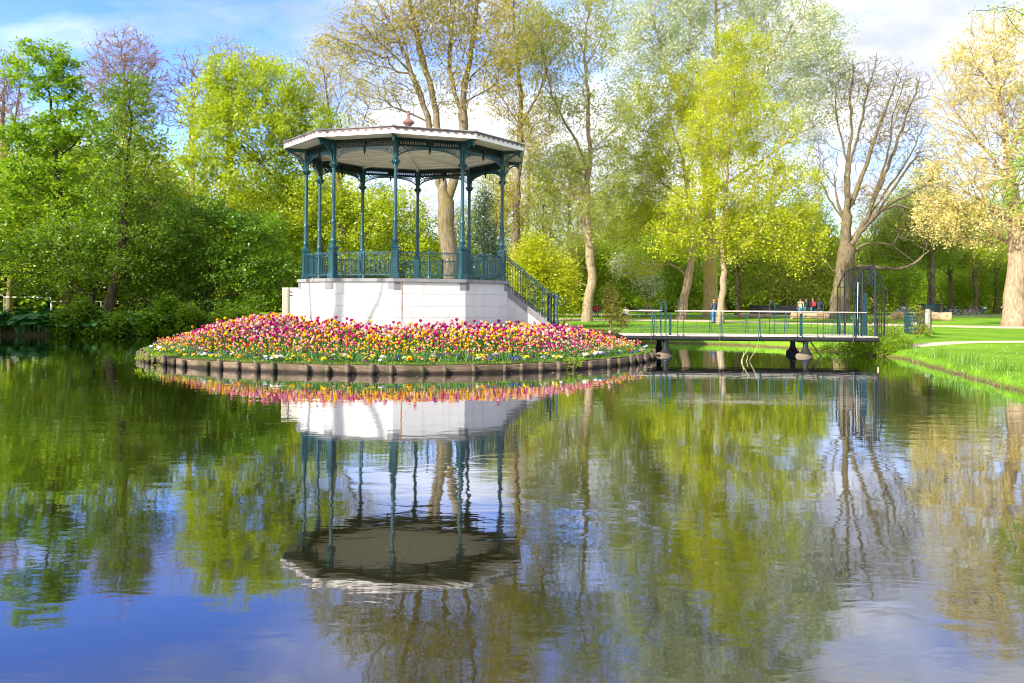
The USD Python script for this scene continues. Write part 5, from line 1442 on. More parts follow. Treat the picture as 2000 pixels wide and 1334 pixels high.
bench('dark green slatted park bench on white legs behind the handrail', 1264, 85, 0.05)
bench('dark green slatted bench under the seated couple left of the crooked tree', 1160, 84, -0.2)

wb = thing('barrier', 'low white metal barrier of pipes at the far left behind the butterbur', 'barrier', onland(35, 58.5), 0)
part(wb, 'rail', MB().tube([(-2.2, 0, 1.42), (-1.05, 0, 1.42), (-0.98, 0, 1.28), (2.2, 0, 1.28), (2.24, 0, 1.2)], 0.03, 6).done(), 'white_metal')
part(wb, 'lower_rail', MB().tube([(2.3, 0, 1.02), (5.6, 0.2, 1.02)], 0.03, 6).done(), 'white_metal')
for x, h in ((-0.95, 1.28), (2.22, 1.26), (2.3, 1.02), (5.6, 1.02)):
    part(wb, 'post', MB().bar((x, 0.1 if x > 5 else 0, -0.2), (x, 0.1 if x > 5 else 0, h), 0.03, 6).done(), 'white_metal')
hb = thing('hoop_barrier', 'white bent pipe hoop glimpsed between the shrubs behind the island tip', 'barrier', onland(279, 56.5), 0)
part(hb, 'pipe', MB().tube([(-0.95, 0, 0.2), (-0.8, 0, 0.9), (-0.5, 0, 1.2), (0.2, 0, 1.25), (0.65, 0, 1.05), (0.95, 0, 0.7), (1.05, 0, 0.2)], 0.03, 6).done(), 'white_metal', smooth=50)
part(hb, 'inner_pipe', MB().tube([(-0.6, 0.05, 0.1), (-0.35, 0.05, 0.95), (0.25, 0.05, 1.0), (0.75, 0.05, 0.5)], 0.022, 6).done(), 'white_metal', smooth=50)
wf = thing('wire_fence', 'knee high green wire fence along the edge of the lawn behind the bridge', 'fence', onland(1240, 56), 0)
for q in range(14):
    part(wf, 'post', MB().bar((-2 + q * 1.5, 0, -0.1), (-2 + q * 1.5, 0, 0.42), 0.014, 5).done(), 'bridge_iron')
for z in (0.2, 0.4):
    part(wf, 'wire', MB().tube([(-2, 0, z), (17.5, 0, z)], 0.006, 4).done(), 'bridge_iron')

# ================================================================== BICYCLES


def bicycle(label, paint, basket=False):
    t = thing('bicycle', label, 'bicycle', (0, 0, 0), 0)
    for s in (-0.53, 0.53):
        a = np.linspace(0, 2 * PI, 19)
        wv = MB().tube([(s + 0.33 * math.cos(q), 0, 0.35 + 0.33 * math.sin(q)) for q in a], 0.02, 5, cap=False).done()
        whl = part(t, 'wheel', wv, 'rubber', smooth=True)
        part(whl, 'rim', MB().tube([(s + 0.30 * math.cos(q), 0, 0.35 + 0.30 * math.sin(q)) for q in a], 0.011, 4, cap=False).done(), 'chrome')
        sp = MB()
        for q in np.linspace(0, 2 * PI, 10)[:-1]:
            sp.bar((s, 0, 0.35), (s + 0.3 * math.cos(q), 0, 0.35 + 0.3 * math.sin(q)), 0.003, 3)
        part(whl, 'spokes', sp.done(), 'chrome')
        part(t, 'mudguard', MB().tube([(s + 0.375 * math.cos(q), 0, 0.35 + 0.375 * math.sin(q)) for q in np.linspace(0.25, PI - 0.1, 9)], 0.016, 4).done(), paint)
    bb, hd, st = (-0.08, 0, 0.30), (0.36, 0, 0.80), (-0.24, 0, 0.78)
    part(t, 'frame', MB().bar(bb, (0.38, 0, 0.72), 0.02).bar(bb, st, 0.018).bar((-0.21, 0, 0.70), (0.35, 0, 0.80), 0.016).bar((-0.53, 0.05, 0.35), bb, 0.012).bar((-0.53, 0.05, 0.35), st, 0.010)
         .bar((-0.53, -0.05, 0.35), bb, 0.012).bar((-0.53, -0.05, 0.35), st, 0.010).bar((0.34, 0, 0.86), (0.41, 0, 0.64), 0.02).bar((0.41, 0.05, 0.64), (0.53, 0.05, 0.35), 0.012).bar((0.41, -0.05, 0.64), (0.53, -0.05, 0.35), 0.012).done(), paint)
    part(t, 'handlebar', MB().tube([(0.12, -0.29, 1.02), (0.26, -0.27, 1.07), (0.32, -0.1, 1.05), (0.33, 0, 1.0), (0.32, 0.1, 1.05), (0.26, 0.27, 1.07), (0.12, 0.29, 1.02)], 0.013, 5).bar((0.33, 0, 0.86), (0.33, 0, 1.01), 0.014).done(), 'chrome')
    part(t, 'saddle', MB().tri(hull([(-0.40, -.09, .96), (-0.40, .09, .96), (-.40, 0, .99), (-0.28, .07, .97), (-0.28, -.07, .97), (-0.10, .02, .95), (-.1, -.02, .95), (-.3, 0, .91)])).bar(st, (-0.27, 0, .93), 0.013).done(), 'rubber')
    part(t, 'carrier', MB().box(-0.86, -0.36, -0.07, 0.07, 0.735, 0.75).bar((-0.8, .06, .735), (-.55, .07, .36), .008).bar((-0.8, -.06, .735), (-.55, -.07, .36), .008).done(), 'black_steel')
    part(t, 'crank', MB().lathe([(0.0, -0.01), (0.09, -0.01), (0.09, 0.01), (0.0, 0.01)], 10).done() if False else MB().bar((-0.08, -0.06, 0.30), (-0.02, -0.06, 0.14), 0.012).bar((-0.08, 0.06, 0.30), (-0.14, 0.06, 0.46), 0.012).done(), 'chrome')
    if basket:
        part(t, 'crate', MB().box(0.40, 0.74, -0.2, 0.2, 0.82, 0.84).box(0.40, 0.42, -0.2, 0.2, 0.842, 1.05).box(0.72, 0.74, -0.2, 0.2, 0.842, 1.05).box(0.422, 0.718, -0.2, -0.18, 0.842, 1.05).box(0.422, 0.718, 0.18, 0.2, 0.842, 1.05).done(), 'bike_grey')
    return t


def move(prim, loc, rz):
    ops = UsdGeom.Xformable(prim).GetOrderedXformOps()
    ops[0].Set(Gf.Vec3d(*map(float, loc)))
    if len(ops) > 1:
        ops[1].Set(math.degrees(rz))
    else:
        UsdGeom.Xformable(prim).AddRotateZOp().Set(math.degrees(rz))


BG = 'bicycles parked along the edge of the wood'
bb_ = bicycle('pale blue bicycle with a front crate standing left of the teal container', 'bike_blue', True)
move(bb_, onland(1757, 98), 0.3)
bg = bicycle('grey bicycle leaning highest in the first cluster right of the navy container', 'bike_grey')
move(bg, onland(1861, 100), -0.9)
bk = bicycle('black bicycle with its wheel turned to the camera right of the hollow log', 'bike_black')
move(bk, onland(1846, 101), 0.5)
br = bicycle('dark red bicycle in the second cluster below the sunlit wood edge trunk', 'bike_red')
move(br, onland(1902, 100), 0.15)
for p in (bb_, bg, bk, br):
    p.SetCustomDataByKey('group', BG)
for src, px_, Y, rz, lab in ((bk, 1872, 101.5, 0.9, 'black bicycle at the right end of the first cluster'), (bg, 1890, 99.5, 0.1, 'grey bicycle at the left end of the second cluster'), (bb_, 1913, 101, -0.4, 'blue bicycle with a crate at the right end of the second cluster'),
                             (bk, 1956, 99, 1.2, 'black bicycle just left of the thick plane trunk'), (br, 1998, 99, 0.8, 'dark red bicycle just right of the thick plane trunk'), (bg, 1771, 99, 0.0, 'grey bicycle standing behind the shorter log')):
    copy(src, onland(px_, Y), rz, lab, BG)

# ================================================================== PEOPLE


def ball(c, r, n=7):
    c = np.asarray(c, float)
    a = np.arange(n) * 2 * PI / n
    pts = [c + [0, 0, r], c - [0, 0, r]]
    for e in (-0.6, 0.0, 0.6):
        pts += [c + np.array([r * math.cos(e) * math.cos(q), r * math.cos(e) * math.sin(q), r * math.sin(e)]) for q in a]
    return pts


def bone(a, ra, b, rb):
    return m3.Manifold.hull_points(np.array(ball(a, ra) + ball(b, rb)))


def solidm(parts, edge=0.03):
    m = m3.Manifold.batch_boolean(parts, m3.OpType.Add)
    mm = m.to_mesh()
    tm = trimesh.Trimesh(np.array(mm.vert_properties[:, :3]), np.array(mm.tri_verts), process=True)
    trimesh.smoothing.filter_taubin(tm, iterations=4)
    return np.array(tm.vertices), np.array(tm.faces)


def person(label, loc, rz, top, legs, hair, stride=0.0, seated=False, longhair=False, scale=1.0, backpack=None, coat=False, group=None, arms=0.0):
    """Faces +y. Feet (or seat) at loc."""
    t = thing('person', label, 'person', loc, rz, group, scale=scale)
    S = (-1, 1)
    hip = {s: np.array([s * 0.095, 0, 0.93]) for s in S}
    if seated:
        hip = {s: np.array([s * 0.095, 0.0, 0.53]) for s in S}
        knee = {s: np.array([s * 0.12, 0.43, 0.52]) for s in S}
        ank = {s: np.array([s * 0.11, 0.40, 0.09]) for s in S}
        dz = -0.40
    else:
        knee = {s: np.array([s * 0.10, 0.03 + s * stride * 0.5, 0.50]) for s in S}
        ank = {s: np.array([s * 0.10, s * stride, 0.09]) for s in S}
        dz = 0.0
    up = np.array([0, 0, dz])
    pel, chest, neck, head = up + [0, 0, 1.0], up + [0, 0, 1.33], up + [0, 0.01, 1.50], up + [0, 0.03, 1.64]
    sh = {s: up + [s * 0.185, 0, 1.43] for s in S}
    el = {s: up + [s * 0.245, -0.03 - s * stride * 0.35, 1.13] for s in S}
    wr = {s: up + [s * 0.235, 0.10 - s * stride * 0.8 + arms, 0.90 + arms * 0.6] for s in S}
    B = [bone(pel, 0.135, chest, 0.14), bone(chest, 0.13, neck, 0.06), bone(neck, 0.055, head, 0.07)]
    B += [m3.Manifold.hull_points(np.array(ball(head + [0, 0.0, 0.03], 0.098) + ball(head + [0, 0.045, -0.07], 0.05)))]
    B += [bone(head + [0, 0.09, 0.02], 0.012, head + [0, 0.112, -0.025], 0.017), bone(head + [-0.02, 0.088, -0.055], 0.010, head + [0.02, 0.088, -0.055], 0.010)]
    for s in S:
        B += [bone(head + [s * 0.095, -0.005, 0.0], 0.016, head + [s * 0.098, -0.01, 0.03], 0.018), bone(head + [s * 0.035, 0.083, 0.022], 0.012, head + [s * 0.04, 0.082, 0.022], 0.012)]
        B += [bone(pel, 0.12, hip[s], 0.10), bone(hip[s], 0.095, knee[s], 0.062), bone(knee[s], 0.06, ank[s], 0.042), bone(ank[s] + [0, -0.03, -0.045], 0.04, ank[s] + [0, 0.15, -0.06], 0.03)]
        B += [bone(chest, 0.11, sh[s], 0.065), bone(sh[s], 0.055, el[s], 0.042), bone(el[s], 0.042, wr[s], 0.028)]
        d = wr[s] - el[s]
        d /= np.linalg.norm(d)
        f = np.array([0, 1.0, 0]) - d * d[1]
        f /= np.linalg.norm(f)
        palm = wr[s] + d * 0.075
        B.append(m3.Manifold.hull_points(np.array(ball(wr[s], 0.026) + ball(palm + f * 0.028, 0.013) + ball(palm - f * 0.028, 0.013))))
        for q, L_ in zip((-0.03, -0.01, 0.01, 0.03), (0.055, 0.07, 0.075, 0.065)):
            k1 = palm + f * q + d * L_ * 0.55
            k2 = k1 + d * L_ * 0.45 - np.array([s * 0.02, 0, 0])
            B += [bone(palm + f * q, 0.010, k1, 0.009), bone(k1, 0.009, k2, 0.0075)]
        th_ = wr[s] + d * 0.03 + f * 0.03
        B += [bone(th_, 0.012, th_ + d * 0.04 + f * 0.03, 0.010), bone(th_ + d * 0.04 + f * 0.03, 0.010, th_ + d * 0.07 + f * 0.03, 0.008)]
    part(t, 'body', solidm(B), 'skin', smooth=60)
    J = [bone(pel + [0, 0, -0.02 if not coat else -0.12], 0.165, chest, 0.17), bone(chest, 0.165, neck + [0, 0, -0.03], 0.085)]
    for s in S:
        J += [bone(chest, 0.14, sh[s], 0.088), bone(sh[s], 0.08, el[s], 0.064), bone(el[s], 0.064, wr[s], 0.046)]
    part(t, 'jacket', solidm(J), top, smooth=60)
    T_ = []
    for s in S:
        T_ += [bone(pel + [0, 0, -0.04], 0.15, hip[s], 0.125), bone(hip[s], 0.12, knee[s], 0.085), bone(knee[s], 0.083, ank[s] + [0, 0, 0.01], 0.065)]
    part(t, 'trousers', solidm(T_), legs, smooth=60)
    for s in S:
        part(t, 'shoe', solidm([bone(ank[s] + [0, -0.035, -0.04], 0.05, ank[s] + [0, 0.15, -0.052], 0.038)]), 'rubber', smooth=60)
    H = [bone(head + [0, -0.012, 0.05], 0.104, head + [0, -0.03, 0.0], 0.098)]
    if longhair:
        H.append(bone(head + [0, -0.05, 0.0], 0.095, head + [0, -0.07, -0.22], 0.06))
    part(t, 'hair', solidm(H), hair, smooth=60)
    if backpack:
        part(t, 'backpack', MB().box(-0.15, 0.15, -0.33, -0.17, dz + 1.05, dz + 1.46, 0.05).done(), backpack)
    return t


rp = onland(1395, 66)
person('person in dark jacket and blue jeans standing between the two pale trunks', rp, 0.25, 'cloth_navy', 'denim', 'hair_red', 0.05, scale=1.04)
WG = 'four people walking away side by side'
for px_, Y, tp, lg, hr, st, kw, lab in ((1564, 80, 'cloth_tan', 'denim', 'hair_brown', 0.06, {}, 'person in a tan jacket and jeans, leftmost of the four walkers'), (1575, 81, 'cloth_black', 'bench_green', 'hair_brown', -0.08, {}, 'person in a black jacket, second of the four walkers'),
                                        (1588, 82, 'cloth_black', 'denim', 'hair_red', 0.08, {'backpack': 'cloth_red'}, 'person with a red backpack, third of the four walkers'), (1601, 82, 'cloth_black', 'cloth_navy', 'hair_black', -0.06, {'longhair': True}, 'person dressed all in black with long dark hair, rightmost of the four walkers')):
    person(lab, onland(px_, Y), 0.1, tp, lg, hr, st, group=WG, scale=1.08, **kw)
ob = onland(1160, 84)
for dx, tp, lg, hr, kw, lab in ((-0.32, 'cloth_black', 'denim', 'hair_brown', {}, 'person in black sitting on the left of the bench by the crooked tree'), (0.3, 'cloth_red', 'cloth_navy', 'hair_brown', {'longhair': True}, 'person in a red top sitting on the right of the bench by the crooked tree')):
    person(lab, ob + [dx, 0.05, -0.01], PI - 0.15, tp, lg, hr, 0.0, seated=True, arms=0.12, **kw)
ob = onland(1222, 83)
person('person in white sitting on the lawn behind the left end of the handrail', ob + [0, 0, -0.30], PI * 0.8, 'cloth_white', 'cloth_black', 'hair_black', 0.0, seated=True, arms=0.12, longhair=True)

# ================================================================== FLOWERS


def bilinear_petal(rng, ang, r, h, wid, flare, lift=0.0):
    """A cupped petal: 3 x 4 grid."""
    V, F = [], []
    rows = ((0.0, 0.30, 0.25), (0.35, 1.0, 0.95), (0.75, 0.95, 0.85), (1.0, flare, 0.18))
    for z, rad, w_ in rows:
        for s in (-1, 0, 1):
            a = ang + s * w_ * wid
            V.append([r * rad * math.cos(a), r * rad * math.sin(a), lift + h * z - (0.08 * h if s and z > 0.9 else 0)])
    for i in range(3):
        for j in range(2):
            F.append([i * 3 + j, i * 3 + j + 1, (i + 1) * 3 + j + 1, (i + 1) * 3 + j])
    return np.array(V), np.array(F)


def blade(rng, ang, L, w_, lean):
    V = []
    for t, ww in ((0, 0.5), (0.4, 1.0), (0.75, 0.7), (1.0, 0.05)):
        c = np.array([math.cos(ang) * lean * t * t * L, math.sin(ang) * lean * t * t * L, L * (t - 0.25 * lean * t * t)])
        s = np.array([-math.sin(ang), math.cos(ang), 0]) * w_ * ww * 0.5
        V += [c - s, c + s]
    return np.array(V), np.array([[0, 1, 3, 2], [2, 3, 5, 4], [4, 5, 7, 6]])


def tulip_parts(parent, rng, colour, open_=0.55):
    H = 0.40
    part(parent, 'stem', MB().tube([(0, 0, 0), (0.008, 0.004, H * .5), (0.0, 0.0, H)], [0.0045, 0.004, 0.004], 3).done(), 'tulip_green')
    for q in range(3):
        part(parent, 'leaf', blade(rng, q * 2.1 + rng.uniform(-.4, .4), rng.uniform(0.22, 0.32), 0.045, rng.uniform(0.35, 0.7)), 'tulip_green')
    mb = MB()
    for q in range(3):
        mb.add(*bilinear_petal(rng, q * 2.094, 0.029, 0.068, 0.75, open_, H - 0.008))
    for q in range(3):
        mb.add(*bilinear_petal(rng, q * 2.094 + 1.047, 0.033, 0.063, 0.80, open_ + 0.15, H - 0.008))
    part(parent, 'flower_head', mb.done(), 'petal_' + colour)


rng = np.random.default_rng(77)
cols = ['magenta', 'pink', 'yellow', 'orange', 'pale_pink', 'purple', 'red', 'white']
prob = np.array([0.235, 0.20, 0.19, 0.10, 0.14, 0.065, 0.035, 0.035])
pts = []
NT = 15000
r = np.sqrt(rng.uniform(4.42 ** 2, 9.45 ** 2, NT))
th = rng.uniform(0, 2 * PI, NT)
keepf = smoothstep(9.5, 8.3, r) * 0.62 + 0.38
ok = rng.random(NT) < keepf
lx, ly = r * np.sin(th), -r * np.cos(th)
ok &= ~((lx > 3.6) & (lx < 6.6) & (np.abs(ly) < 1.35)) & ~((lx < -4.0) & (lx > -4.9) & (np.abs(ly + 0.55) < 0.5))
ok &= ~((lx > 4.0) & (ly > -0.9) & (ly < 1.4))
r, th, lx, ly = r[ok], th[ok], lx[ok], ly[ok]
apo = np.max(np.stack([lx * math.sin(a) - ly * math.cos(a) for a in faces]), 0)
ok = apo > ap + 0.14
r, th, lx, ly = r[ok], th[ok], lx[ok], ly[ok]
z = island_soil(r, th) - 0.01
n = len(r)
patch = meshkit.noise(np.stack([lx * 0.5, ly * 0.5, 0 * lx], -1), 12)
warm = np.array([0.7, 0.9, 1.5, 1.5, 1.0, 0.6, 1.2, 1.0])
ci = np.array([rng.choice(8, p=(lambda w: w / w.sum())(prob * np.where(warm > 1, 1 + (patch[k] - 0.5) * 1.6, 1 - (patch[k] - 0.5) * 1.6))) for k in range(n)])
hs = rng.normal(1.0, 0.18, n) * (0.72 + 0.42 * smoothstep(9.2, 7.0, r))
hs = np.where((rng.random(n) < 0.05) & (ci != 2), hs * 1.25, hs)
yaw = rng.uniform(0, 2 * PI, n)
dist = np.hypot(lx + CX, ly + CY)
order = np.argsort(dist / hs)
seen = ly < 5.5
order = order[seen[order]]
near, rest = order[:300], np.setdiff1d(np.arange(n), order[:300])
protos = {}
LAB = {'magenta': 'magenta', 'pink': 'pink', 'yellow': 'yellow', 'orange': 'orange', 'pale_pink': 'pale pink', 'purple': 'deep purple', 'red': 'scarlet red', 'white': 'creamy white'}
for k in near:
    c = cols[ci[k]]
    loc = (CX + lx[k], CY + ly[k], z[k])
    lab = f'{LAB[c]} tulip standing in the front rows of the island flower bed'
    if c not in protos:
        t = thing('tulip', lab, 'tulip', loc, yaw[k], f'{LAB[c]} tulips in the front rows', scale=hs[k])
        tulip_parts(t, np.random.default_rng(300 + ci[k]), c, 0.45 + 0.1 * (ci[k] % 3))
        protos[c] = t
    else:
        copy(protos[c], loc, yaw[k], lab, scale=hs[k])
tp = UsdGeom.PointInstancer.Define(stage, '/World/tulip_field')
tag(tp.GetPrim(), 'dense field of mixed pink, magenta, yellow and orange tulips filling the island round the plinth', 'tulips', kind='stuff')
ptp = []
for q, c in enumerate(cols):
    for vv in range(2):
        x = UsdGeom.Xform.Define(stage, f'/World/tulip_field/Prototypes/tulip_{q * 2 + vv:03d}').GetPrim()
        r2 = np.random.default_rng(400 + q * 2 + vv)
        mb = MB()
        H = 0.40
        lean = r2.normal(0, 0.03, 2)
        head = MB()
        for s in range(3):
            head.add(*bilinear_petal(r2, s * 2.094, 0.029, 0.068, 0.75, 0.4 + 0.3 * vv, H - 0.008))
            head.add(*bilinear_petal(r2, s * 2.094 + 1.047, 0.033, 0.063, 0.80, 0.55 + 0.35 * vv, H - 0.008))
        hv, hf = head.done()
        hv[:, 0] += lean[0]
        hv[:, 1] += lean[1]
        mb.tube([(0, 0, 0), (lean[0], lean[1], H)], 0.0045, 3)
        for s in range(3):
            mb.add(*blade(r2, s * 2.1 + r2.uniform(-.4, .4), r2.uniform(0.2, 0.32), 0.048, r2.uniform(0.35, 0.7)))
        part(x, 'greenery', mb.done(), 'tulip_green')
        part(x, 'flower_head', (hv, hf), 'petal_' + c)
        ptp.append(x.GetPath())
tp.CreatePrototypesRel().SetTargets(ptp)
P3 = np.stack([CX + lx, CY + ly, z], 1)[rest]
tp.CreatePositionsAttr(Vt.Vec3fArray.FromNumpy(P3.astype(np.float32)))
tp.CreateScalesAttr(Vt.Vec3fArray.FromNumpy(np.stack([hs * 0.95, hs * 0.95, hs], 1)[rest].astype(np.float32)))
tp.CreateProtoIndicesAttr(Vt.IntArray([int(ci[k] * 2 + (k % 2)) for k in rest]))
tp.CreateOrientationsAttr(Vt.QuathArray([Gf.Quath(math.cos(q / 2), 0, 0, math.sin(q / 2)) for q in yaw[rest]]))

# pansies along the front rim
rng = np.random.default_rng(78)
pproto = {}
PL = {'white': 'white', 'yellow': 'yellow', 'blue': 'blue violet', 'orange': 'orange', 'violet': 'dark violet'}
pk = list(PANSIES)
for k in range(300):
    a = math.radians(rng.uniform(-105, 105))
    r_ = rng.uniform(8.3, 9.72)
    c = pk[rng.choice(5, p=[0.34, 0.26, 0.17, 0.13, 0.10])]
    loc = (CX + r_ * math.sin(a), CY - r_ * math.cos(a), float(island_soil(r_, a)) - 0.01)
    lab = f'low clump of {PL[c]} pansies along the front rim of the island'
    s = rng.uniform(0.8, 1.35)
    if c in pproto:
        copy(pproto[c], loc, rng.uniform(0, 6.28), lab, scale=s)
        continue
    t = thing('pansy_clump', lab, 'pansy', loc, 0.01, f'{PL[c]} pansies along the rim', scale=s)
    r2 = np.random.default_rng(500 + len(pproto))
    part(t, 'foliage', leaves(r2, np.array([[0, 0, 0.06]]), 40, 0.06, 0.06, 1.0), 'tulip_green')
    for q in range(9):
        a2, rr2 = r2.uniform(0, 6.28), 0.11 * math.sqrt(r2.random())
        ctr = np.array([rr2 * math.cos(a2), rr2 * math.sin(a2), r2.uniform(0.10, 0.16)])
        nrm = np.array([0.5 * math.cos(a2), 0.5 * math.sin(a2), 0.6])
        nrm /= np.linalg.norm(nrm)
        u_ = np.cross(nrm, [0, 0, 1.0])
        u_ /= np.linalg.norm(u_)
        w_ = np.cross(u_, nrm)
        ring_ = [ctr + (u_ * math.cos(b) + w_ * math.sin(b)) * (0.036 if e % 2 == 0 else 0.024) for e, b in enumerate(np.linspace(0, 2 * PI, 11)[:-1])]
        part(t, 'bloom', (np.vstack([ctr + nrm * 0.006, ring_]), np.array([[0, 1 + e, 1 + (e + 1) % 10] for e in range(10)])), 'pansy_' + c)
    pproto[c] = t


def blades(rng, xy, zf, h0, h1, wid, lean=0.5):
    n = len(xy)
    zz = zf
    a = rng.uniform(0, 2 * PI, n)
    h = rng.uniform(h0, h1, n)
    s = np.stack([-np.sin(a), np.cos(a), 0 * a], 1) * (wid * 0.5)
    base = np.stack([xy[:, 0], xy[:, 1], zz - 0.02], 1)
    b = rng.uniform(0, 2 * PI, n)
    ln = h * lean * rng.random(n)
    tipp = base + np.stack([np.cos(b) * ln, np.sin(b) * ln, h], 1)
    v = np.stack([base - s, base + s, tipp], 1).reshape(-1, 3)
    return v, np.arange(n * 3).reshape(-1, 3)


# grass: island rim, right bank and lawn
n = 26000
a = rng.uniform(0, 2 * PI, n)
r_ = 9.78 - np.abs(rng.normal(0, 0.55, n))
sx, sy = r_ * np.sin(a), -r_ * np.cos(a)
g = part(None, 'rim_grass', blades(rng, np.stack([CX + sx, CY + sy], 1), island_soil(r_, a), 0.04, 0.11, 0.02), 'grass_blade')
tag(g, 'short grass and seedlings along the rim of the flower island', 'grass', kind='stuff')
n = 9000
a = rng.uniform(0, 2 * PI, n)
r_ = rng.uniform(4.4, 9.3, n)
sx, sy = r_ * np.sin(a), -r_ * np.cos(a)
oks = ~((sx > 4.0) & (np.abs(sy) < 1.4))
g = part(None, 'bed_greenery', blades(rng, np.stack([CX + sx, CY + sy], 1)[oks], island_soil(r_, a)[oks], 0.12, 0.3, 0.05), 'tulip_green')
tag(g, 'green leaf blades growing between the island tulips', 'greenery', kind='stuff')


def lawn_pts(n, x0, x1, y0, y1, smin=0.15):
    x, y = rng.uniform(x0, x1, n), y0 + (y1 - y0) * rng.random(n) ** 1.5
    sd = shore_sd(x, y)
    k = (sd > smin) & (x / y < 0.66)
    pth = sg.LineString([(14.6, 35.3), (16.5, 36.2), (20, 38.6), (26, 40), (40, 41)]).buffer(0.72)
    k &= ~shapely.contains(pth, shapely.points(np.stack([x, y], 1)))
    return np.stack([x[k], y[k]], 1)


q = lawn_pts(150000, 10.5, 32, 19, 50, 0.05)
g = part(None, 'lawn_grass', blades(rng, q, ground_z(q[:, 0], q[:, 1]), 0.02, 0.05, 0.02), 'grass_blade')
tag(g, 'mown grass blades on the sunny right lawn', 'grass', kind='stuff')
q = lawn_pts(60000, 2, 20, 44, 62, 0.05)
q2 = lawn_pts(13000, 11, 17, 20, 46, 0.05)
q2 = q2[shore_sd(q2[:, 0], q2[:, 1]) < 0.55]
g = part(None, 'bank_grass', tuple(MB().add(*blades(rng, q, ground_z(q[:, 0], q[:, 1]), 0.04, 0.12, 0.03)).add(*blades(rng, q2, np.maximum(ground_z(q2[:, 0], q2[:, 1]), 0.03), 0.05, 0.20, 0.02, 0.7)).done()), 'grass_blade')
tag(g, 'longer grass along the water edge and on the lawn behind the bridge', 'grass', kind='stuff')
q = lawn_pts(240, 13, 26, 24, 40, 0.5)
v_, f_ = [], []
mb = MB()
for x, y in q[:150]:
    zz = gz(x, y)
    mb.add(np.array([[x - .014, y, zz + .05], [x + .014, y, zz + .05], [x + .014, y + .014, zz + .072], [x - .014, y + .014, zz + .072]]), np.array([[0, 1, 2, 3]]))
tag(part(None, 'daisies', mb.done(), 'blossom'), 'tiny white daisies scattered over the right lawn', 'daisies', kind='stuff')
# tufts of tall grass along the right shore and a weed hanging over the island boards
for px_, Y, lab in ((1840, 29.6, 'tuft of tall grass at the right shore, farthest of the three'), (1895, 26.6, 'tuft of tall grass at the right shore, middle one of three'), (1960, 24.0, 'tuft of tall grass at the right shore, nearest of the three')):
    o = onland(px_, Y)
    n = 160
    xy = rng.normal(0, 0.22, (n, 2))
    t = thing('grass_tuft', lab, 'grass tuft', o)
    part(t, 'blade_bunch', blades(rng, xy, np.zeros(n), 0.25, 0.55, 0.018, 0.6), 'grass_blade')
for deg, lab in ((-47, 'leafy weed hanging over the timber edging at the left front of the island'), (38, 'small leafy weed on the timber edging at the right front of the island')):
    a = math.radians(deg)
    t = thing('hanging_weed', lab, 'weed', (CX + RI * math.sin(a), CY - RI * math.cos(a), 0.27))
    part(t, 'leaves', leaves(rng, rng.normal(0, 1, (14, 3)) * [0.32, 0.12, 0.07] + [0, -0.1, -0.03], 14, 0.07, 0.09, 0.6), 'leaf_bush')
    part(t, 'stalks', MB().tube([(0, .1, 0), (-.1, -.05, .06), (-.3, -.15, -.05)], .008, 4).tube([(0, .1, 0), (.1, -.05, .08), (.3, -.12, -.05)], .008, 4).done(), 'tulip_green')

# ================================================================== BUTTERBUR, BRANCHES IN THE WATER
rng = np.random.default_rng(55)


def butterbur(label, loc):
    t = thing('butterbur', label, 'plant', loc, 0.01, 'butterbur plants at the left water edge')
    for q in range(9):
        a, d = q * 0.7 + rng.uniform(-.3, .3), rng.uniform(0.1, 0.55)
        h, R = rng.uniform(0.35, 0.85), rng.uniform(0.20, 0.34)
        c = np.array([d * math.cos(a), d * math.sin(a), h])
        tilt = np.array([math.cos(a) * 0.45, math.sin(a) * 0.45 - 0.25, 1.0])
        tilt /= np.linalg.norm(tilt)
        u_ = np.cross(tilt, [0.3, 1, 0])
        u_ /= np.linalg.norm(u_)
        w_ = np.cross(tilt, u_)
        V = [c]
        K = 13
        for rr_, dz_ in ((0.55, 0.02), (1.0, -0.03)):
            for e in range(K):
                b = 2 * PI * (e + 0.5) / K
                rad = R * rr_ * (1.0 if e not in (0, K - 1) else 0.8) * (1 + 0.06 * math.sin(5 * b))
                V.append(c + (u_ * math.cos(b) + w_ * math.sin(b)) * rad + tilt * (dz_ + 0.03 * math.sin(4 * b) * rr_))
        F = [[0, 1 + e, 1 + (e + 1) % K] for e in range(K - 1)]
        for e in range(K - 1):
            F += [[1 + e, 1 + K + e, 2 + K + e], [1 + e, 2 + K + e, 2 + e]]
        lf = part(t, 'leaf', (np.array(V), np.array(F)), 'leaf_butterbur', smooth=True)
        part(lf, 'stalk', MB().tube([(0.3 * c[0], 0.3 * c[1], -0.1), (0.7 * c[0], 0.7 * c[1], h * .6), c], 0.012, 4).done(), 'tulip_green')
    return t


lab = 'butterbur plant with large round leaves in the shaded bed at the left water edge'
bp0 = butterbur(lab, onland(20, 48.2, 0.1))
for k in range(54):
    px_ = rng.uniform(-60, 150) if k < 34 else rng.uniform(150, 400)
    Y = rng.uniform(47.2, 49.6) if k < 34 else rng.uniform(48.4, 49.4)
    if k % 2 == 0:
        x = P(px_, HOR, 47.5)[0]
        Y = next(y for y in np.arange(46.0, 50.0, 0.05) if shore_sd(np.array([x]), np.array([y]))[0] > 0.15)
    copy(bp0, onland(px_, Y, -0.12), rng.uniform(0, 6.28), lab, scale=rng.uniform(0.85, 1.4))

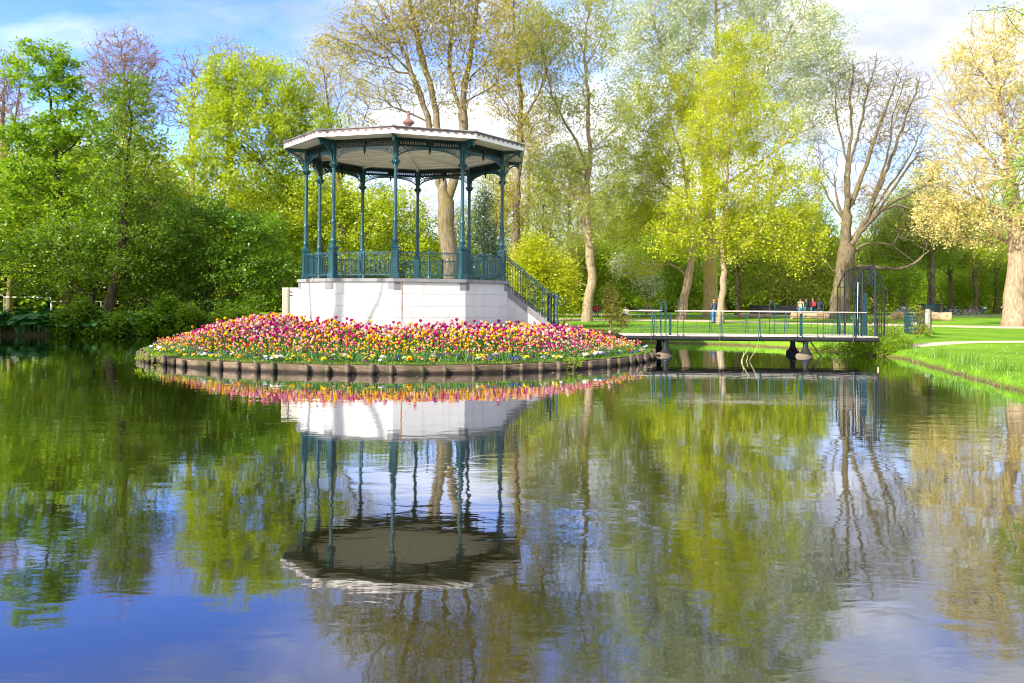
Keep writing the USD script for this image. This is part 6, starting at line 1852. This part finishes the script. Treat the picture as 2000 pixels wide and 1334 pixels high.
for name, lab, pts in (('dead_branch', 'pale forked dead branch sticking out of the water under the bridge', [[(1446, 712), (1449, 700), (1462, 680), (1463, 677)], [(1458, 713), (1466, 700), (1475, 685), (1480, 674)], [(1449, 703), (1453, 690), (1450, 680)], [(1452, 714), (1461, 700), (1460, 694)]]),
                       ('dead_branch', 'curved stick in the water beside the left bridge pier', [[(1288, 700), (1293, 703), (1296, 712), (1294, 716)], [(1289, 702), (1296, 716), (1297, 720)]]),
                       ('dead_branch', 'thin dark stick reaching from the right tip of the island over the water', [[(1243, 692), (1262, 698), (1283, 706)], [(1270, 700), (1281, 703), (1284, 708)]])):
    Y = 31.6 if '1446' in str(pts) else 33.2 if '1288' in str(pts) else 33.6
    o = P(pts[0][0][0], HOR, Y)
    t = thing(name, lab, 'branch', (o[0], Y, 0))
    for l in pts:
        q = [P(a, b_, Y + 0.15 * math.sin(a)) - [o[0], Y, 0] for a, b_ in l]
        if 'forked' in lab:
            q = [np.array([q[0][0], q[0][1], -0.25])] + q
        part(t, 'limb', MB().tube(resample(q, 0.08), np.linspace(0.015, 0.007, len(resample(q, 0.08))), 5).done(), 'dead_wood' if 'thin' not in lab else 'bark_dark', smooth=True)
fp = MB()
rng = np.random.default_rng(66)
for _ in range(170):
    a = rng.uniform(-2.2, 2.2)
    r_ = RI + 0.15 + abs(rng.normal(0, 0.9)) if rng.random() < 0.7 else RI + rng.uniform(0.5, 12)
    x, y, s_ = CX + r_ * math.sin(a), CY - r_ * math.cos(a), rng.uniform(0.012, 0.03)
    b_ = rng.uniform(0, 6.28)
    fp.add(np.array([[x + s_ * math.cos(b_ + q), y + s_ * 0.7 * math.sin(b_ + q), 0.004 + 0.004 * (q > 3)] for q in (0, 1.2, 2.4, 3.6, 4.8)]), np.array([[0, 1, 2], [0, 2, 3], [0, 3, 4]]))
tag(part(None, 'floating_petals', fp.done(), 'petal_pale_pink'), 'fallen petals floating on the water round the flower island', 'petals', kind='stuff')
st_ = thing('mooring_stake', 'short pale stake standing in the water right of the bridge', 'stake', (*P(1716, HOR, 28.0)[:2], 0))
part(st_, 'stick', MB().tube([(0, 0, -0.5), (0.01, 0, 0.0), (0, 0, 0.10)], [0.03, 0.03, 0.025], 7).done(), 'log_wood')
